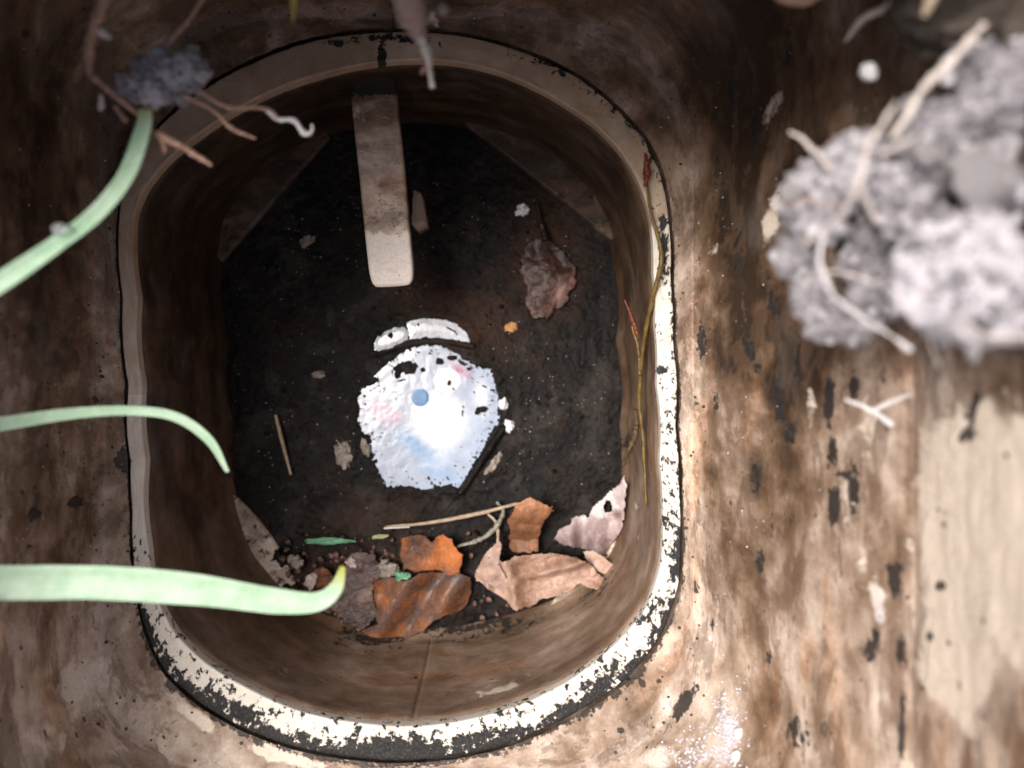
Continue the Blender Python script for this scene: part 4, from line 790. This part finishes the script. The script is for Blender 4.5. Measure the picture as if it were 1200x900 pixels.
def chip(name, label, px, py, r, mat, sc=(1, .7, .5), seed=0, cat='fleck', z=None, rot=0):
    z0 = (mudz(px, py) if z is None else z)+r*sc[2]*.45; c = P(px, py, H-z0); co, f = icos((0, 0, 0), r, sub=4, noisea=.85, seed=seed, scale=sc); cr, sr = math.cos(math.radians(rot)), math.sin(math.radians(rot))
    co = np.c_[co[:, 0]*cr-co[:, 1]*sr, co[:, 0]*sr+co[:, 1]*cr, co[:, 2]]; o = link(name, raw_mesh(name, co, f), mat, None, label=label, category=cat); o.location = tuple(c); return o
chip('pebble', 'small white pebble left of the dull red leaf', 612, 247, .0030, M_white, (.9, .9, .6), 1, 'pebble')
chip('wood_chip', 'tiny orange chip below the dull red leaf', 599, 383, .0030, M_orangechip, (1, .75, .4), 2, 'chip')
chip('leaf_flake', 'pale speckled flake left of the white dial', 403, 533, .0058, M_pale, (.55, 1, .2), 3, 'flake', rot=15)
chip('leaf_flake', 'pale flake touching the left edge of the dial', 428, 524, .0040, M_pale, (.45, 1, .25), 4, 'flake', rot=20)
chip('leaf_flake', 'faint small flake on the dark upper left mud', 360, 284, .0040, M_pale, (1, .5, .3), 5, 'flake', rot=40)
chip('seed_husk', 'pale seed husk above the lone straw', 373, 439, .0026, M_pale, (1.1, .6, .5), 6, 'husk', rot=20)
chip('white_chip', 'white chip just off the right edge of the dial', 590, 473, .0026, M_white, (.7, 1, .4), 7, 'chip')
chip('white_chip', 'lower white chip off the right edge of the dial', 597, 499, .0027, M_white, (.8, 1, .4), 8, 'chip')
for i, (x, y, r_) in enumerate(((578, 545, .0036), (584, 536, .0026), (571, 552, .0022))):
    chip('grey_flake', ['middle grey flake of the row beside the dial\'s lower right edge', 'upper grey flake of the row beside the dial\'s lower right edge', 'lowest grey flake of the row beside the dial\'s lower right edge'][i], x, y, r_, M_pale, (.5, 1, .3), 10+i, 'flake', rot=-30)
chip('green_shred', 'long thin green shred on mud above the blade tip', 385, 634, .0100, M_green, (1.0, .14, .1), 14, 'green shred', rot=-1, z=.0095)
chip('green_shred', 'yellow green shred above the wet orange leaf', 445, 629, .0032, simple('yellowgreen', (.30, .36, .16), (.5, .55, .3)), (1.0, .3, .2), 15, 'green shred', rot=8, z=.011)
chip('green_shred', 'bright green shred on top of the wet orange leaf', 472, 675, .0036, M_green, (1.0, .5, .2), 16, 'green shred', rot=4, z=.0135)
for i, (x, y, r_, l) in enumerate(((346, 658, .0044, 'pale lilac flake above the broad green blade'), (365, 682, .0040, 'pinkish flake above the broad green blade near its tip'), (456, 668, .0052, 'grey white crumbled flake between the wet leaves'), (449, 662, .0034, 'smaller grey white crumb between the wet leaves'), (412, 660, .0034, 'pink flake beside the yellow blade tip'))):
    chip('leaf_flake', l, x, y, r_, simple('pink_flake', (.36, .26, .24), (.6, .5, .48), 400, .5) if i in (1, 4) else M_pale, (.8, .6, .3), 20+i, 'flake', z=.0115, rot=[-40, 70, 10, 30, -40][i])
def scatter(name, n, fn, mat, sizes):
    V, Fc, T = [], [], []; k = 0
    for _ in range(n):
        p = fn(); s = rng.uniform(*sizes)**1; co, f = LUMPS[rng.integers(8)]; c = co@rotm(rng).T*s*(np.array([1, 1, .7]))+p; V.append(c); Fc.append(f+k); k += len(c); T.append(np.full(len(c), rng.uniform()))
    link(name, raw_mesh(name, np.vstack(V), np.vstack(Fc), dict(tint=np.concatenate(T))), mat, kind='stuff')
LB = LUMPS; LUMPS = [lump_mesh('g', s, 1) for s in range(8)]
def on_mud():
    while True:
        x, y = rng.uniform(270, 725), rng.uniform(190, 730)
        if (x-497)**2+(y-440)**2 < 235**2 and sdf(np.array([x]), np.array([y]), DIAL)[0] > 5: return P(x, y, H-mudz(x, y)-.0002)
def by_leaf():
    while True:
        x, y = 400+90*rng.normal(), 690+34*rng.normal()
        if 330 < x < 640 and 625 < y < 738 and not (430 < x < 550 and y > 690): return P(x, y, H-max(mudz(x, y), .006)-.0006)
scatter('leaf_crumbs', 170, by_leaf, simple('rotten_leaf_crumb', (.035, .018, .012), (.17, .09, .065), 300, .5, third=(.32, .24, .2)), (.0004, .0020))
scatter('grit', 190, on_mud, simple('pale_grit', (.25, .24, .24), (.60, .60, .62), 300, .4), (.00012, .00042))
scatter('soil_bits', 120, on_mud, M_mud, (.0005, .0016))
vo = np.zeros((NT*330, 3)); W_ = co  # noqa
rg = np.array(rings); rp = rg.reshape(-1, 3); qx, qy = pix(rp); sel = rp[(qx > 760) & (qx < 900) & (qy > 780) & (qy < 905)]
sx_, sy_ = pix(sel); wgt = (np.exp(-((sx_-(852-(sy_-850)*.1))/12)**2)+.35*np.exp(-((sx_-830)/40)**2-((sy_-890)/26)**2))*smooth(790, 850, sy_)*np.clip(.1+1.5*fbm(np.c_[sx_, sy_, sx_*0]*.09, 2, 3)+.4, .02, 1); wgt /= wgt.sum()
scatter('white_grit', 620, lambda: sel[rng.choice(len(sel), p=wgt)]+np.array([-.0002, 0, .0002]), simple('lilac_white_grit', (.50, .48, .56), (.82, .81, .85), 300, .35), (.00010, .00055))
sel2 = rp[(qx > 0) & (qx < 1200) & (qy > 0) & (qy < 900)]
scatter('wall_grit', 260, lambda: sel2[rng.integers(len(sel2))]+np.array([0, 0, .0001]), simple('dust_grit', (.35, .30, .28), (.75, .70, .68), 300, .4), (.00012, .0004))
scatter('dark_grit', 380, lambda: sel2[rng.integers(len(sel2))]+np.array([0, 0, .0001]), M_soil, (.0002, .0008))
for i, (x, y, s, l) in enumerate(((866, 860, .0022, 'upper of two whitish pebbles at the bottom right of the shelf'), (862, 886, .0024, 'lower of two whitish pebbles at the bottom right of the shelf'), (833, 747, .0010, 'tiny bright white grain alone on the wall right of the rim'))):
    k_ = np.argmin((qx-x)**2+(qy-y)**2); p = rp[k_]; co, f = icos((0, 0, 0), s, noisea=.35, seed=40+i, scale=(.8, 1, .6)); o = link('pebble', raw_mesh('pebble', co, f), M_white, None, label=l, category='pebble'); o.location = tuple(p)
